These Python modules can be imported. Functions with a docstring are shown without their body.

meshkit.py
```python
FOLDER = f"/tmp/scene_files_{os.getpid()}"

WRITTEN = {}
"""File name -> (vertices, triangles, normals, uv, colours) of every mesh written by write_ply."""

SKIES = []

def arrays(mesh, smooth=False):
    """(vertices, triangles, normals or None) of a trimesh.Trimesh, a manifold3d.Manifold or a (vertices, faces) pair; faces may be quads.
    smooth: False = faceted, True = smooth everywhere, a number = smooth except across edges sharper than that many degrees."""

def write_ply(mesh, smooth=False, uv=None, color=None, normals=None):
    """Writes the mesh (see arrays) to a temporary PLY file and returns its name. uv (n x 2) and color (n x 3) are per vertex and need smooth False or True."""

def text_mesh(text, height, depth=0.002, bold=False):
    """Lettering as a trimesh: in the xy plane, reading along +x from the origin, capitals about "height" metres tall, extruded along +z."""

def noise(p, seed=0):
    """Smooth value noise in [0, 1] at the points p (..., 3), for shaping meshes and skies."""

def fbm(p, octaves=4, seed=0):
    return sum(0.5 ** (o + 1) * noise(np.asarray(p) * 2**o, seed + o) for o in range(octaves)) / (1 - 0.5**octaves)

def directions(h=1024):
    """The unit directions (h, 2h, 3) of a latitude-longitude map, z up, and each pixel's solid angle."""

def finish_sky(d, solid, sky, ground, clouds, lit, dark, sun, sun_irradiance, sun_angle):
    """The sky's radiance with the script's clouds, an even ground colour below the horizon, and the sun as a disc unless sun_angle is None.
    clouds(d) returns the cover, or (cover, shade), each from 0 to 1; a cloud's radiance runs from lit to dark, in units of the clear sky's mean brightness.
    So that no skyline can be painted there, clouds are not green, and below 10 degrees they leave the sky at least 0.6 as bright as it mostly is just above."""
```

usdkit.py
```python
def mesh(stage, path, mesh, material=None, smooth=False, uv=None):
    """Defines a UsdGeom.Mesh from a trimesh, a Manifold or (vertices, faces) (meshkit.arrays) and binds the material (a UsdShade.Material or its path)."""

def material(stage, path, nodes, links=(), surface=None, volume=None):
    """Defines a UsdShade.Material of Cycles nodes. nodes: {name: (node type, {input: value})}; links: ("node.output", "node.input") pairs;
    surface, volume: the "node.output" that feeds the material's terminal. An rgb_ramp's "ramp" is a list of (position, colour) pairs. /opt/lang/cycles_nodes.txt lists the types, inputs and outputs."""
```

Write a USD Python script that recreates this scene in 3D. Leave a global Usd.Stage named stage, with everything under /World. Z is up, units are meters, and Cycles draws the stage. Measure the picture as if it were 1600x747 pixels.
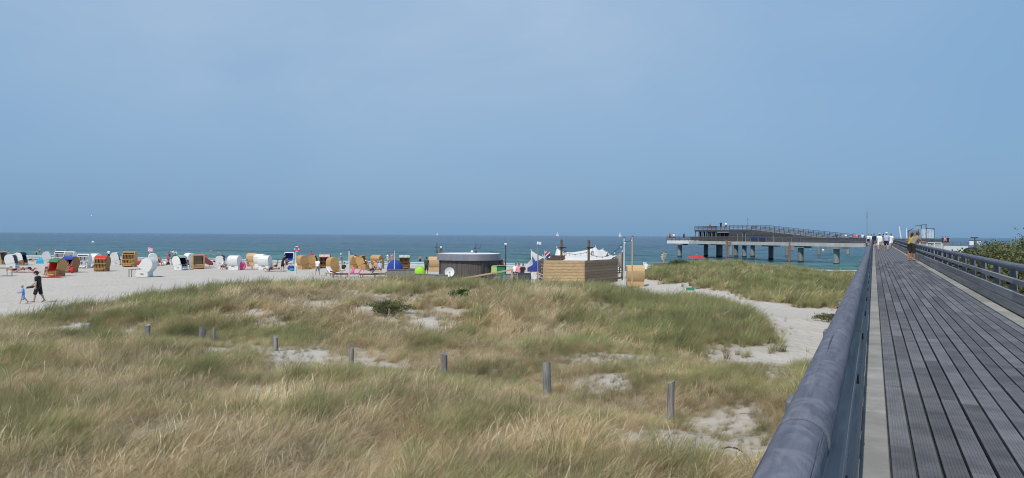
import math, numpy as np, trimesh, manifold3d as m3, shapely, shapely.geometry as sg
from pxr import Usd, UsdGeom, UsdLux, UsdShade, Sdf, Gf, Vt
import usdkit, meshkit
from meshkit import fbm, noise

stage = Usd.Stage.CreateInMemory()
UsdGeom.SetStageUpAxis(stage, 'Z')
UsdGeom.SetStageMetersPerUnit(stage, 1.0)
WORLD = UsdGeom.Xform.Define(stage, '/World')
UsdGeom.Scope.Define(stage, '/World/Looks')
L = '/World/Looks/'

# ---------------------------------------------------------------- camera (z = 0 is the sea; the eye is 1.5 m above the pier deck)
EYE = np.array([0.0, 0.0, 5.0])
F_PX, W_PX, H_PX = 1200.0, 1600, 747          # focal length in photograph pixels
PITCH, ROLL = math.atan(-6.3 / F_PX), -0.0056   # a little below level, a little out of plumb
cam = UsdGeom.Camera.Define(stage, '/World/camera')
cam.CreateHorizontalApertureAttr(36.0)
cam.CreateFocalLengthAttr(36.0 * F_PX / W_PX)
cam.CreateClippingRangeAttr(Gf.Vec2f(0.05, 60000))
cam.CreateExposureAttr(0.0)
_f = np.array([0, math.cos(PITCH), math.sin(PITCH)])
_u0 = np.array([0, -math.sin(PITCH), math.cos(PITCH)])
_r0 = np.array([1.0, 0, 0])
_r = _r0 * math.cos(ROLL) - _u0 * math.sin(ROLL)
_u = _u0 * math.cos(ROLL) + _r0 * math.sin(ROLL)
_M = np.eye(4); _M[0, :3] = _r; _M[1, :3] = _u; _M[2, :3] = -_f; _M[3, :3] = EYE
cam.AddTransformOp().Set(Gf.Matrix4d(_M.tolist()))

# ---------------------------------------------------------------- sun and sky
SUN_AZ, SUN_EL = math.radians(180 + 30), math.radians(54)      # bearing of the sun, clockwise from +y
SUN_DIR = np.array([math.sin(SUN_AZ) * math.cos(SUN_EL), math.cos(SUN_AZ) * math.cos(SUN_EL), math.sin(SUN_EL)])
sun = UsdLux.DistantLight.Define(stage, '/World/sun')
sun.CreateNormalizeAttr(True); sun.CreateIntensityAttr(0.95); sun.CreateAngleAttr(0.53)
sun.CreateColorAttr(Gf.Vec3f(1.0, 0.945, 0.87))
sun.AddTransformOp().Set(Gf.Matrix4d().SetRotate(Gf.Rotation(Gf.Vec3d(0, 0, 1), Gf.Vec3d(*SUN_DIR))))
dome = UsdLux.DomeLight.Define(stage, '/World/sky')
usdkit.material(stage, L + 'sky', {
    'sky': ('sky_texture', dict(sky_type='single_scattering', sun_disc=False, sun_elevation=SUN_EL, sun_rotation=math.atan2(SUN_DIR[0], SUN_DIR[1]), altitude=5.0, air_density=1.2, aerosol_density=1.6, ozone_density=2.2)),
    'tc': ('texture_coordinate', {}),
    'sep': ('separate_xyz', {}),
    'veil': ('rgb_ramp', {'ramp': [(0.0, (1.92, 3.62, 5.85)), (0.03, (1.95, 3.66, 5.90)), (0.12, (2.12, 3.92, 6.30)), (0.30, (2.4, 4.25, 6.7)), (0.6, (2.2, 3.6, 5.6)), (1.0, (1.6, 2.9, 5.0))]}),
    'map': ('mapping', dict(scale=(1.4, 1.0, 3.4), rotation=(0.2, 0.5, 0.3))),
    'n': ('noise_texture', dict(scale=2.1, detail=5.0, roughness=0.52, distortion=0.35)),
    'nr': ('map_range', dict(from_min=0.30, from_max=0.70, to_min=0.40, to_max=0.88, clamp=True)),
    'up': ('map_range', dict(from_min=0.0, from_max=0.24, to_min=0.0, to_max=1.0, clamp=True)),
    'cm': ('math', dict(math_type='multiply')), 'dot': ('vector_math', dict(math_type='dot_product', vector2=(-0.17, 0.90, 0.40))),
    'bank': ('map_range', dict(from_min=0.72, from_max=0.985, to_min=0.0, to_max=1.0, clamp=True)), 'cm2': ('math', dict(math_type='multiply')),
    'm1': ('mix', dict(fac=0.86)),
    'm2': ('mix', dict(color2=(4.2, 5.5, 7.25))),
    'bg': ('background_shader', dict(strength=0.1)),
}, [('tc.generated', 'sep.vector'), ('sep.z', 'veil.fac'), ('sky.color', 'm1.color1'), ('veil.color', 'm1.color2'),
    ('tc.generated', 'map.vector'), ('map.vector', 'n.vector'), ('n.fac', 'nr.value'), ('sep.z', 'up.value'), ('nr.result', 'cm.value1'), ('up.result', 'cm.value2'),
    ('m1.color', 'm2.color1'), ('tc.generated', 'dot.vector1'), ('dot.value', 'bank.value'), ('cm.value', 'cm2.value1'), ('bank.result', 'cm2.value2'), ('cm2.value', 'm2.fac'), ('m2.color', 'bg.color')], surface='bg.background')
UsdShade.MaterialBindingAPI.Apply(dome.GetPrim()).Bind(UsdShade.Material.Get(stage, L + 'sky'))

# ---------------------------------------------------------------- helpers
RNG = np.random.default_rng(7)

def ray(px, py):
    d = _f + _r * (px - W_PX / 2) / F_PX - _u * (py - H_PX / 2) / F_PX
    return d / d[1]                                    # one metre of depth (y) per unit

def at(px, py, depth):
    return EYE + ray(px, py) * depth

def project(p):
    q = np.asarray(p, float) - EYE
    w = q @ _f
    return W_PX / 2 + F_PX * (q @ _r) / w, H_PX / 2 - F_PX * (q @ _u) / w, w

def smooth01(a, b, x):
    t = np.clip((np.asarray(x, float) - a) / (b - a), 0, 1)
    return t * t * (3 - 2 * t)

# the pier's own axes: u along it, v to its right
TH = math.atan((1365.0 - 800) / F_PX)
PU = np.array([math.sin(TH), math.cos(TH)]); PV = np.array([math.cos(TH), -math.sin(TH)])
DECK0 = 3.5
def deck_z(u):
    return DECK0 + 0.20 * np.clip((np.asarray(u, float) - 20) / 120, 0, 1)
def pier_xy(u, v):
    return PU * u + PV * v

def shore(X):
    return np.interp(X, [-900, -91, -43, 21, 43, 120, 900], [423, 146, 128, 111, 101, 78, -160])

def height(X, Y):
    X, Y = np.asarray(X, float), np.asarray(Y, float)
    s = (shore(X) - Y) * 0.94
    beach = np.where(s < 0, np.maximum(-3.0, 0.06 * s), 0.86 * (1 - np.exp(-np.maximum(s, 0) / 8)))
    e1 = np.interp(X, [-60, -18, -15.8, -13.8, -12, -6, 0, 5, 8, 12, 30, 60], [26, 26, 24, 21.8, 23, 23, 22.5, 19, 17, 15, 18, 22])
    d1 = 1.10 * (1 - smooth01(e1 - 2, e1 + 7, Y))
    d1 = d1 + 0.14 * np.exp(-((X + 18) / 9) ** 2 - ((Y - 22) / 4) ** 2)
    q = ((X + 4.3) / 16.5) ** 2 + ((Y - 35.0) / 9.5) ** 2
    q2 = ((X - 5.6) / 5.5) ** 2 + ((Y - 28) / 6.0) ** 2
    d2 = 1.58 * np.exp(-q ** 1.6) 
    q3 = ((X - 24) / 13.5) ** 2 + ((Y - 64) / 25) ** 2
    d3 = 1.26 * np.exp(-q3 ** 2) * (0.22 + 0.78 * smooth01(-2.5, -12.0, X * PV[0] + Y * PV[1]))
    d0 = 0.45 * np.exp(-((X - 10) / 9) ** 2 - ((Y - 30) / 13) ** 2) + 0.55 * np.exp(-q2 ** 1.5)
    uu, vv = X * PU[0] + Y * PU[1], X * PV[0] + Y * PV[1]
    d4 = 1.25 * smooth01(1.5, 6, vv) * (1 - smooth01(38, 62, uu))
    line = np.interp(X, [-14, -11.9, -9.26, -6.6, -4.1, -1.5, 0.72, 2.75, 5], [26.5, 25, 23, 21.5, 19.5, 17.5, 15.4, 13.2, 11])
    d1 = d1 - 0.30 * np.exp(-((Y - line - 0.4) / 1.9) ** 2) * smooth01(-14.5, -12, X) * (1 - smooth01(3, 5, X))     # trodden strip along the posts
    k = 5.0
    d = np.log(np.exp(k * d1) + np.exp(k * d2) + np.exp(k * d3) + np.exp(k * d0) + np.exp(k * d4) - 4) / k
    p = np.stack([X, Y, np.zeros_like(X)], -1)
    land = smooth01(2, 14, s)
    amp = 0.05 + 0.34 * np.clip(d, 0, 1)
    return beach + d + land * (amp * (fbm(p * 0.28, 4, 3) - 0.5) + 0.05 * (fbm(p * 1.7, 3, 9) - 0.5))

def hz(x, y):
    return float(height(np.array([x]), np.array([y]))[0])

def ground(px, py):
    """Where the view through a pixel of the photograph meets the ground."""
    r = ray(px, py)
    t = np.geomspace(6, 400, 900)
    p = EYE + t[:, None] * r
    below = np.nonzero(p[:, 2] < np.maximum(height(p[:, 0], p[:, 1]), 0.0))[0]
    q = p[below[0]] if len(below) else p[-1]
    return np.array([q[0], q[1], max(hz(q[0], q[1]), 0.0)])

def stand(px, depth):
    """A place on the ground in the photograph's column px, at a given depth."""
    p = at(px, 400, depth)
    return np.array([p[0], p[1], max(hz(p[0], p[1]), 0.0)])

_names = {}
def numbered(path, name):
    k = (path, name); n = _names.get(k, 0); _names[k] = n + 1
    return f'{path}/{name}' if n == 0 else f'{path}/{name}_{n:03d}'

def tag(prim, label=None, cat=None, group=None, kind=None):
    prim = prim.GetPrim() if hasattr(prim, 'GetPrim') else prim
    for k, v in (('label', label), ('category', cat), ('group', group), ('kind', kind)):
        if v: prim.SetCustomDataByKey(k, v)
    return prim

def thing(name, label, cat, loc=(0, 0, 0), rz=0.0, group=None, kind=None, scale=None):
    x = UsdGeom.Xform.Define(stage, numbered('/World', name))
    x.AddTranslateOp().Set(Gf.Vec3d(*map(float, loc)))
    if rz: x.AddRotateZOp().Set(float(rz))
    if scale: x.AddScaleOp().Set(Gf.Vec3f(scale, scale, scale))
    return tag(x, label, cat, group, kind)

def put(name, mesh, mat, parent=None, smooth=False, label=None, cat=None, group=None, kind=None):
    """One mesh of the scene: a part of `parent`, or a thing of its own."""
    path = numbered(str(parent.GetPath()) if parent is not None else '/World', name)
    m = usdkit.mesh(stage, path, mesh, L + mat, smooth=smooth)
    return tag(m, label, cat, group, kind)

def rot(mesh, axis, deg, point=None):
    mesh.apply_transform(trimesh.transformations.rotation_matrix(math.radians(deg), axis, point)); return mesh

def box(x0, x1, y0, y1, z0, z1):
    b = trimesh.creation.box([x1 - x0, y1 - y0, z1 - z0]); b.apply_translation([(x0 + x1) / 2, (y0 + y1) / 2, (z0 + z1) / 2]); return b

def bevbox(x0, x1, y0, y1, z0, z1, b=0.01):
    p = np.array([[x, y, z] for x in (x0, x1) for y in (y0, y1) for z in (z0, z1)], float)
    c = p.mean(0); s = np.sign(p - c); q = []
    for k in range(3):
        e = np.full(3, b); e[k] = 0; q.append(p - s * e)
    return trimesh.convex.convex_hull(np.vstack(q))

def tube(p0, p1, r0, r1=None, n=8):
    p0, p1 = np.asarray(p0, float), np.asarray(p1, float)
    r1 = r0 if r1 is None else r1
    d = p1 - p0; h = np.linalg.norm(d); d = d / h
    a = np.cross(d, [0, 0, 1.0] if abs(d[2]) < 0.9 else [1.0, 0, 0]); a /= np.linalg.norm(a); b = np.cross(d, a)
    t = np.linspace(0, 2 * np.pi, n, endpoint=False); c = np.cos(t)[:, None] * a + np.sin(t)[:, None] * b
    v = np.vstack([p0 + c * r0, p1 + c * r1, p0, p1]); f = []
    for i in range(n):
        j = (i + 1) % n
        f += [[i, n + i, j], [j, n + i, n + j], [2 * n, i, j], [2 * n + 1, n + j, n + i]]
    m = trimesh.Trimesh(v, f, process=False); m.fix_normals() if False else None
    if m.volume < 0: m.invert()
    return m

def bar(p0, p1, w, h=None, up=(0, 0, 1)):
    """A square bar between two points, w wide and h high."""
    p0, p1 = np.asarray(p0, float), np.asarray(p1, float); h = w if h is None else h
    d = p1 - p0; l = np.linalg.norm(d); d = d / l
    s = np.cross(d, np.asarray(up, float)); s = s / np.linalg.norm(s) if np.linalg.norm(s) > 1e-6 else np.array([1.0, 0, 0]); t = np.cross(s, d)
    b = trimesh.creation.box([l, w, h]); T = np.eye(4); T[:3, 0], T[:3, 1], T[:3, 2], T[:3, 3] = d, s, t, (p0 + p1) / 2
    if np.linalg.det(T[:3, :3]) < 0: T[:3, 1] *= -1
    b.apply_transform(T); return b

def wire(points, r, n=5):
    return join([tube(a, b, r, r, n) for a, b in zip(points[:-1], points[1:])])

def join(ms):
    return trimesh.util.concatenate(list(ms))

def extr(poly, y0, y1):
    """A polygon drawn in (y forward, z up) and extruded along x from y0 to y1."""
    p = sg.Polygon(poly).buffer(0)
    m = trimesh.creation.extrude_polygon(p, y1 - y0, engine='earcut')
    v = np.array(m.vertices); m.vertices = np.stack([v[:, 2] + y0, v[:, 0], v[:, 1]], 1)
    return m

def man(mesh):
    return m3.Manifold(m3.Mesh(np.asarray(mesh.vertices, np.float32), np.asarray(mesh.faces, np.uint32)))

def tri(mf):
    m = mf.to_mesh(); return trimesh.Trimesh(np.array(m.vert_properties[:, :3]), np.array(m.tri_verts), process=False)

def sphere(c, r, sub=1, scale=(1, 1, 1)):
    s = trimesh.creation.icosphere(subdivisions=sub, radius=r); s.vertices = np.array(s.vertices) * np.array(scale) + np.array(c, float); return s

# ---------------------------------------------------------------- materials
def plain(name, col, rough=0.7, **k):
    return usdkit.material(stage, L + name, {'p': ('principled_bsdf', dict(base_color=col, roughness=rough, **k))}, surface='p.BSDF')

def mottled(name, c1, c2, scale=6.0, rough=0.7, stretch=(1, 1, 1), bump=0.0, bump_scale=None, detail=4.0, isl=0.0, coords='object', spec=0.4, lo=0.35, hi=0.65):
    """Two tones of one material mixed by noise; isl: brightness varies from piece to piece."""
    nodes = {
        'g': ('geometry', {}), 'tc': ('texture_coordinate', {}),
        'map': ('mapping', dict(scale=stretch)),
        'n': ('noise_texture', dict(scale=scale, detail=detail, roughness=0.6)),
        'r': ('map_range', dict(from_min=lo, from_max=hi, to_min=0, to_max=1, clamp=True)),
        'mx': ('mix', dict(color1=c1, color2=c2)),
        'o': ('object_info', {}),
        'ov': ('map_range', dict(from_min=0, from_max=1, to_min=1 - isl, to_max=1 + isl)),
        'hs': ('hsv', dict(hue=0.5, saturation=1.0, fac=1.0)),
        'p': ('principled_bsdf', dict(roughness=rough, specular_ior_level=spec))}
    links = [('g.position' if coords == 'world' else 'tc.object', 'map.vector'), ('map.vector', 'n.vector'), ('n.fac', 'r.value'), ('r.result', 'mx.fac'),
             ('mx.color', 'hs.color'), ('o.random', 'ov.value'), ('ov.result', 'hs.value'), ('hs.color', 'p.base_color')]
    if bump:
        nodes['bn'] = ('noise_texture', dict(scale=bump_scale or scale * 4, detail=3.0))
        nodes['b'] = ('bump', dict(strength=bump, distance=0.02))
        links += [('map.vector', 'bn.vector'), ('bn.fac', 'b.height'), ('b.normal', 'p.normal')]
    return usdkit.material(stage, L + name, nodes, links, surface='p.BSDF')
# ================================================================ the ground
def grid(xs, ys, zf):
    X, Y = np.meshgrid(xs, ys, indexing='ij'); Z = zf(X, Y)
    v = np.stack([X, Y, Z], -1).reshape(-1, 3); n, m = len(xs), len(ys)
    i = (np.arange(n - 1)[:, None] * m + np.arange(m - 1)[None]).ravel()
    return trimesh.Trimesh(v, np.vstack([np.stack([i, i + m, i + m + 1], 1), np.stack([i, i + m + 1, i + 1], 1)]), process=False)

xs = np.unique(np.round(np.concatenate([np.linspace(-900, -110, 40), np.linspace(-110, -34, 110), np.linspace(-34, 40, 300), np.linspace(40, 110, 70), np.linspace(110, 900, 40)]), 3))
ys = np.unique(np.round(np.concatenate([np.linspace(-300, -10, 30), np.linspace(-10, 6, 30), np.linspace(6, 50, 240), np.linspace(50, 160, 170), np.linspace(160, 480, 60)]), 3))

# bare sand as it lies between the grass: outlines on the ground, found from the photograph
def on_ground(pts):
    return sg.Polygon([tuple(ground(px, py)[:2]) for px, py in pts]).buffer(0)
BARE = [on_ground(p) for p in (
    [(345, 528), (420, 530), (520, 540), (610, 548), (612, 572), (540, 574), (440, 558), (350, 546)],              # strip along the posts
    [(900, 560), (960, 556), (1040, 552), (1040, 566), (960, 574), (900, 574)],
    [(1095, 548), (1150, 542), (1225, 560), (1262, 580), (1245, 610), (1180, 588), (1120, 572), (1090, 566)],        # beside the pier
    [(1045, 470), (1100, 474), (1165, 488), (1205, 512), (1222, 545), (1250, 566), (1290, 560), (1330, 480), (1290, 484), (1200, 478), (1120, 464), (1050, 450), (1010, 448), (1015, 466)],
    [(575, 463), (612, 463), (606, 482), (580, 484)], [(655, 500), (715, 498), (710, 518), (660, 517)], [(470, 470), (535, 470), (530, 480), (475, 480)],
    [(1125, 692), (1160, 688), (1172, 708), (1130, 710)],
    [(1165, 410), (1214, 409), (1222, 432), (1160, 432)])]
BARE_AREA = shapely.union_all(BARE)
THIN_AREA = shapely.union_all([on_ground(p) for p in ([(640, 545), (860, 555), (1230, 560), (1245, 700), (1130, 735), (1000, 690), (860, 640), (640, 590)],)])

def cover(X, Y):
    """How much grass grows at a place, 0 to 1."""
    X, Y = np.asarray(X, float), np.asarray(Y, float); sh = X.shape; X, Y = X.ravel(), Y.ravel()
    s = shore(X) - Y
    e1 = np.interp(X, [-60, -18, -15.8, -13.8, -12, -6, 0, 5, 8, 12, 30, 60], [27.5, 27.3, 25.4, 23.4, 25.0, 24, 22.5, 20, 18.5, 16, 14, 14])
    a = 1 - smooth01(e1 - 1.0, e1 + 1.2, Y)
    p = np.stack([X, Y, 0 * X], -1); wob = (fbm(p * 0.5, 3, 21) - 0.5)
    b = 1 - smooth01(0.95, 1.2, ((X + 4.3) / 14.6) ** 2 + ((Y - 33.5) / 9.6) ** 2 + wob * 0.9)
    b = np.maximum(b, 1 - smooth01(0.85, 1.15, ((X - 5.6) / 4.6) ** 2 + ((Y - 27.5) / 6.0) ** 2 + wob * 0.9))
    c = 1 - smooth01(0.9, 1.1, ((X - 24) / 12.6) ** 2 + ((Y - 64) / 26.0) ** 2 + wob * 0.45)
    uu, vv = X * PU[0] + Y * PU[1], X * PV[0] + Y * PV[1]
    d = smooth01(2.2, 3.6, vv) * (1 - smooth01(40, 60, uu))
    g = np.maximum.reduce([a, b, c, d])
    pts = shapely.points(X, Y)
    bare = shapely.contains(BARE_AREA, pts); near = shapely.dwithin(BARE_AREA, pts, 0.45)
    g = np.where(shapely.contains(BARE[3], pts), g * 0.10, np.where(bare, g * 0.38, np.where(near, g * 0.7, g)))
    g = np.where(shapely.contains(THIN_AREA, pts), g * 0.92, g)
    gaps = smooth01(0.30, 0.42, fbm(p * 0.55, 3, 33))
    return (g * (0.35 + 0.65 * gaps) * (s > 12)).reshape(sh)

terrain = grid(xs, ys, height)
tz = usdkit.mesh(stage, '/World/sand_ground', terrain, smooth=True)
tv = np.array(terrain.vertices)
cv = np.zeros(len(tv)); near = (np.abs(tv[:, 0]) < 70) & (tv[:, 1] < 110) & (tv[:, 1] > -20)
cv[near] = cover(tv[near, 0], tv[near, 1]); cv[tv[:, 1] < -5] = 1.0
UsdGeom.PrimvarsAPI(tz).CreatePrimvar('litter', Sdf.ValueTypeNames.FloatArray, 'vertex').Set(Vt.FloatArray.FromNumpy(cv.astype(np.float32)))
usdkit.material(stage, L + 'sand', {
    'g': ('geometry', {}), 'a': ('attribute', dict(attribute='litter')),
    'n1': ('noise_texture', dict(scale=0.35, detail=5.0, roughness=0.6)), 'n2': ('noise_texture', dict(scale=9.0, detail=6.0, roughness=0.7)),
    'c1': ('mix', dict(color1=(0.43, 0.40, 0.355), color2=(0.56, 0.53, 0.48))),
    'r2': ('map_range', dict(from_min=0.35, from_max=0.7, to_min=0.0, to_max=0.5, clamp=True)),
    'c2': ('mix', dict(color2=(0.37, 0.34, 0.30))),
    'lm': ('math', dict(math_type='multiply', value2=0.8)),
    'ln': ('mix', dict(color1=(0.14, 0.11, 0.065), color2=(0.30, 0.25, 0.16))),
    'c3': ('mix', {}),
    'wet': ('separate_xyz', {}), 'wr': ('map_range', dict(from_min=0.28, from_max=0.05, to_min=0.0, to_max=0.65, clamp=True)), 'c4': ('mix', dict(color2=(0.20, 0.175, 0.14))),
    'bn': ('noise_texture', dict(scale=1.7, detail=8.0, roughness=0.7, distortion=0.6)), 'v': ('voronoi_texture', dict(scale=3.4, feature='smooth_f1', randomness=1.0, smoothness=0.6)), 'ba': ('math', dict(math_type='add')),
    'sp': ('noise_texture', dict(scale=5.0, detail=3.0, roughness=0.5, distortion=0.8)), 'spr': ('map_range', dict(from_min=0.66, from_max=0.73, to_min=0.0, to_max=0.65, clamp=True)), 'c5': ('mix', dict(color2=(0.12, 0.10, 0.07))),
    'b': ('bump', dict(strength=0.65, distance=0.11)),
    'p': ('principled_bsdf', dict(roughness=0.95, specular_ior_level=0.15)),
}, [('g.position', 'n1.vector'), ('g.position', 'n2.vector'), ('n1.fac', 'c1.fac'), ('n2.fac', 'r2.value'), ('r2.result', 'c2.fac'), ('c1.color', 'c2.color1'), ('n2.fac', 'ln.fac'),
    ('a.fac', 'lm.value1'), ('lm.value', 'c3.fac'), ('c2.color', 'c3.color1'), ('ln.color', 'c3.color2'),
    ('g.position', 'wet.vector'), ('wet.z', 'wr.value'), ('wr.result', 'c4.fac'), ('c3.color', 'c4.color1'), ('g.position', 'sp.vector'), ('sp.fac', 'spr.value'), ('spr.result', 'c5.fac'), ('c4.color', 'c5.color1'), ('c5.color', 'p.base_color'),
    ('g.position', 'bn.vector'), ('g.position', 'v.vector'), ('bn.fac', 'ba.value1'), ('v.distance', 'ba.value2'), ('ba.value', 'b.height'), ('b.normal', 'p.normal')], surface='p.BSDF')
UsdShade.MaterialBindingAPI.Apply(tz.GetPrim()).Bind(UsdShade.Material.Get(stage, L + 'sand'))
tag(tz, 'pale grey sandy ground of the beach and dunes', 'sand', kind='structure')

# ================================================================ the sea
usdkit.material(stage, L + 'sea', {
    'g': ('geometry', {}), 'sep': ('separate_xyz', {}),
    # distance off the shore, shallows to deep water; dark weed lies in long streaks
    'off': ('math', dict(math_type='multiply_add', value2=0.345, value3=-118.0)), 'off2': ('math', dict(math_type='add')),
    'ms': ('mapping', dict(scale=(0.006, 0.028, 1.0))), 'ns': ('noise_texture', dict(scale=1.0, detail=5.0, roughness=0.6)),
    'mw': ('mapping', dict(scale=(0.0030, 0.016, 1.0))), 'nw': ('noise_texture', dict(scale=1.0, detail=9.0, roughness=0.72)),
    'wob': ('math', dict(math_type='multiply_add', value2=90.0, value3=-45.0)), 'off3': ('math', dict(math_type='add')),
    'lg': ('map_range', dict(from_min=0.0, from_max=700.0, to_min=0, to_max=1, clamp=True)),
    'ramp': ('rgb_ramp', {'ramp': [(0.0, (0.15, 0.24, 0.19)), (0.02, (0.080, 0.205, 0.18)), (0.08, (0.048, 0.165, 0.158)), (0.16, (0.030, 0.118, 0.130)), (0.35, (0.019, 0.076, 0.108)), (1.0, (0.012, 0.052, 0.094))]}),
    'wr': ('map_range', dict(from_min=0.45, from_max=0.58, to_min=0.0, to_max=0.8, clamp=True)),
    'wm': ('mix', dict(color2=(0.016, 0.055, 0.085))),
    'm1': ('mapping', dict(scale=(0.22, 0.75, 1.0), rotation=(0, 0, 0.25))), 'w1': ('noise_texture', dict(scale=1.0, detail=4.0, roughness=0.6, distortion=0.4)),
    'm2': ('mapping', dict(scale=(1.1, 2.8, 1.0), rotation=(0, 0, 0.1))), 'w2': ('noise_texture', dict(scale=1.0, detail=3.0, roughness=0.6)),
    'b1': ('bump', dict(strength=1.0, distance=1.5)), 'b2': ('bump', dict(strength=1.0, distance=0.40)),
    'p': ('principled_bsdf', dict(roughness=0.12, ior=1.33, specular_ior_level=0.34)),
}, [('g.position', 'sep.vector'), ('sep.x', 'off.value1'), ('off.value', 'off2.value1'), ('sep.y', 'off2.value2'),
    ('g.position', 'ms.vector'), ('ms.vector', 'ns.vector'), ('ns.fac', 'wob.value1'), ('wob.value', 'off3.value1'), ('off2.value', 'off3.value2'), ('off3.value', 'lg.value'), ('lg.result', 'ramp.fac'),
    ('g.position', 'mw.vector'), ('mw.vector', 'nw.vector'), ('nw.fac', 'wr.value'), ('wr.result', 'wm.fac'), ('ramp.color', 'wm.color1'), ('wm.color', 'p.base_color'),
    ('g.position', 'm1.vector'), ('m1.vector', 'w1.vector'), ('w1.fac', 'b1.height'), ('g.position', 'm2.vector'), ('m2.vector', 'w2.vector'), ('w2.fac', 'b2.height'), ('b1.normal', 'b2.normal'), ('b2.normal', 'p.normal')], surface='p.BSDF')
sx = np.concatenate([[-30000, -6000, -1500, -700], np.linspace(-320, -150, 60), np.arange(-148, 150, 1.3), np.linspace(151, 320, 40), [700, 1500, 6000, 30000]]); sy = np.concatenate([[-400, -50, 30, 60], np.arange(78, 230, 0.7), np.arange(230, 420, 1.5), np.linspace(425, 700, 60), [1500, 5000, 12000, 30000]])
def waves(X, Y):
    a = fbm(np.stack([X * .055 + .012 * Y, Y * .22, 0 * X], -1), 3, 91) - .5; b = fbm(np.stack([X * .22, Y * .62, 0 * X + 3], -1), 2, 95) - .5
    return (0.85 * a + 0.30 * b) * np.exp(-np.maximum(Y - 150, 0) / 400) * smooth01(30000, 500, np.hypot(X, Y)) * smooth01(-14, 30, Y - shore(X))
put('sea', grid(sx, sy, waves), 'sea', smooth=True, label='blue green sea with darker weed streaks reaching the horizon', cat='sea', kind='structure')

# small surf lines on the waterline
def surf_line(x0, x1, off, w, seed):
    X = np.arange(x0, x1, 0.6); p = np.stack([X * 0.22, 0 * X + seed, 0 * X], -1)
    Y = shore(X) + off + 3.0 * (fbm(p, 3, seed) - 0.5); Wd = w * np.clip(fbm(p * 3.1, 2, seed + 5) * 2.6 - 0.85, 0.02, 1)
    v = np.vstack([np.stack([X, Y, 0 * X + 0.04], 1), np.stack([X, Y + Wd, 0 * X + 0.16], 1), np.stack([X, Y + Wd * 1.5, 0 * X + 0.04], 1)]); n = len(X); i = np.arange(n - 1)
    f = np.vstack([np.stack([i, i + 1, n + i + 1], 1), np.stack([i, n + i + 1, n + i], 1), np.stack([n + i, n + i + 1, 2 * n + i + 1], 1), np.stack([n + i, 2 * n + i + 1, 2 * n + i], 1)])
    return trimesh.Trimesh(v, f, process=False)
mottled('foam', (0.62, 0.66, 0.66), (0.35, 0.45, 0.47), scale=2.0, rough=0.6, coords='world')
put('surf_foam', join([surf_line(-150, 75, 0.8, 0.65, 2), surf_line(-150, 75, 6.0, 0.4, 4), surf_line(-150, 60, 13.0, 0.3, 8)]), 'foam', smooth=True, label='thin broken line of white foam along the waterline', cat='foam', kind='stuff')

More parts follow.
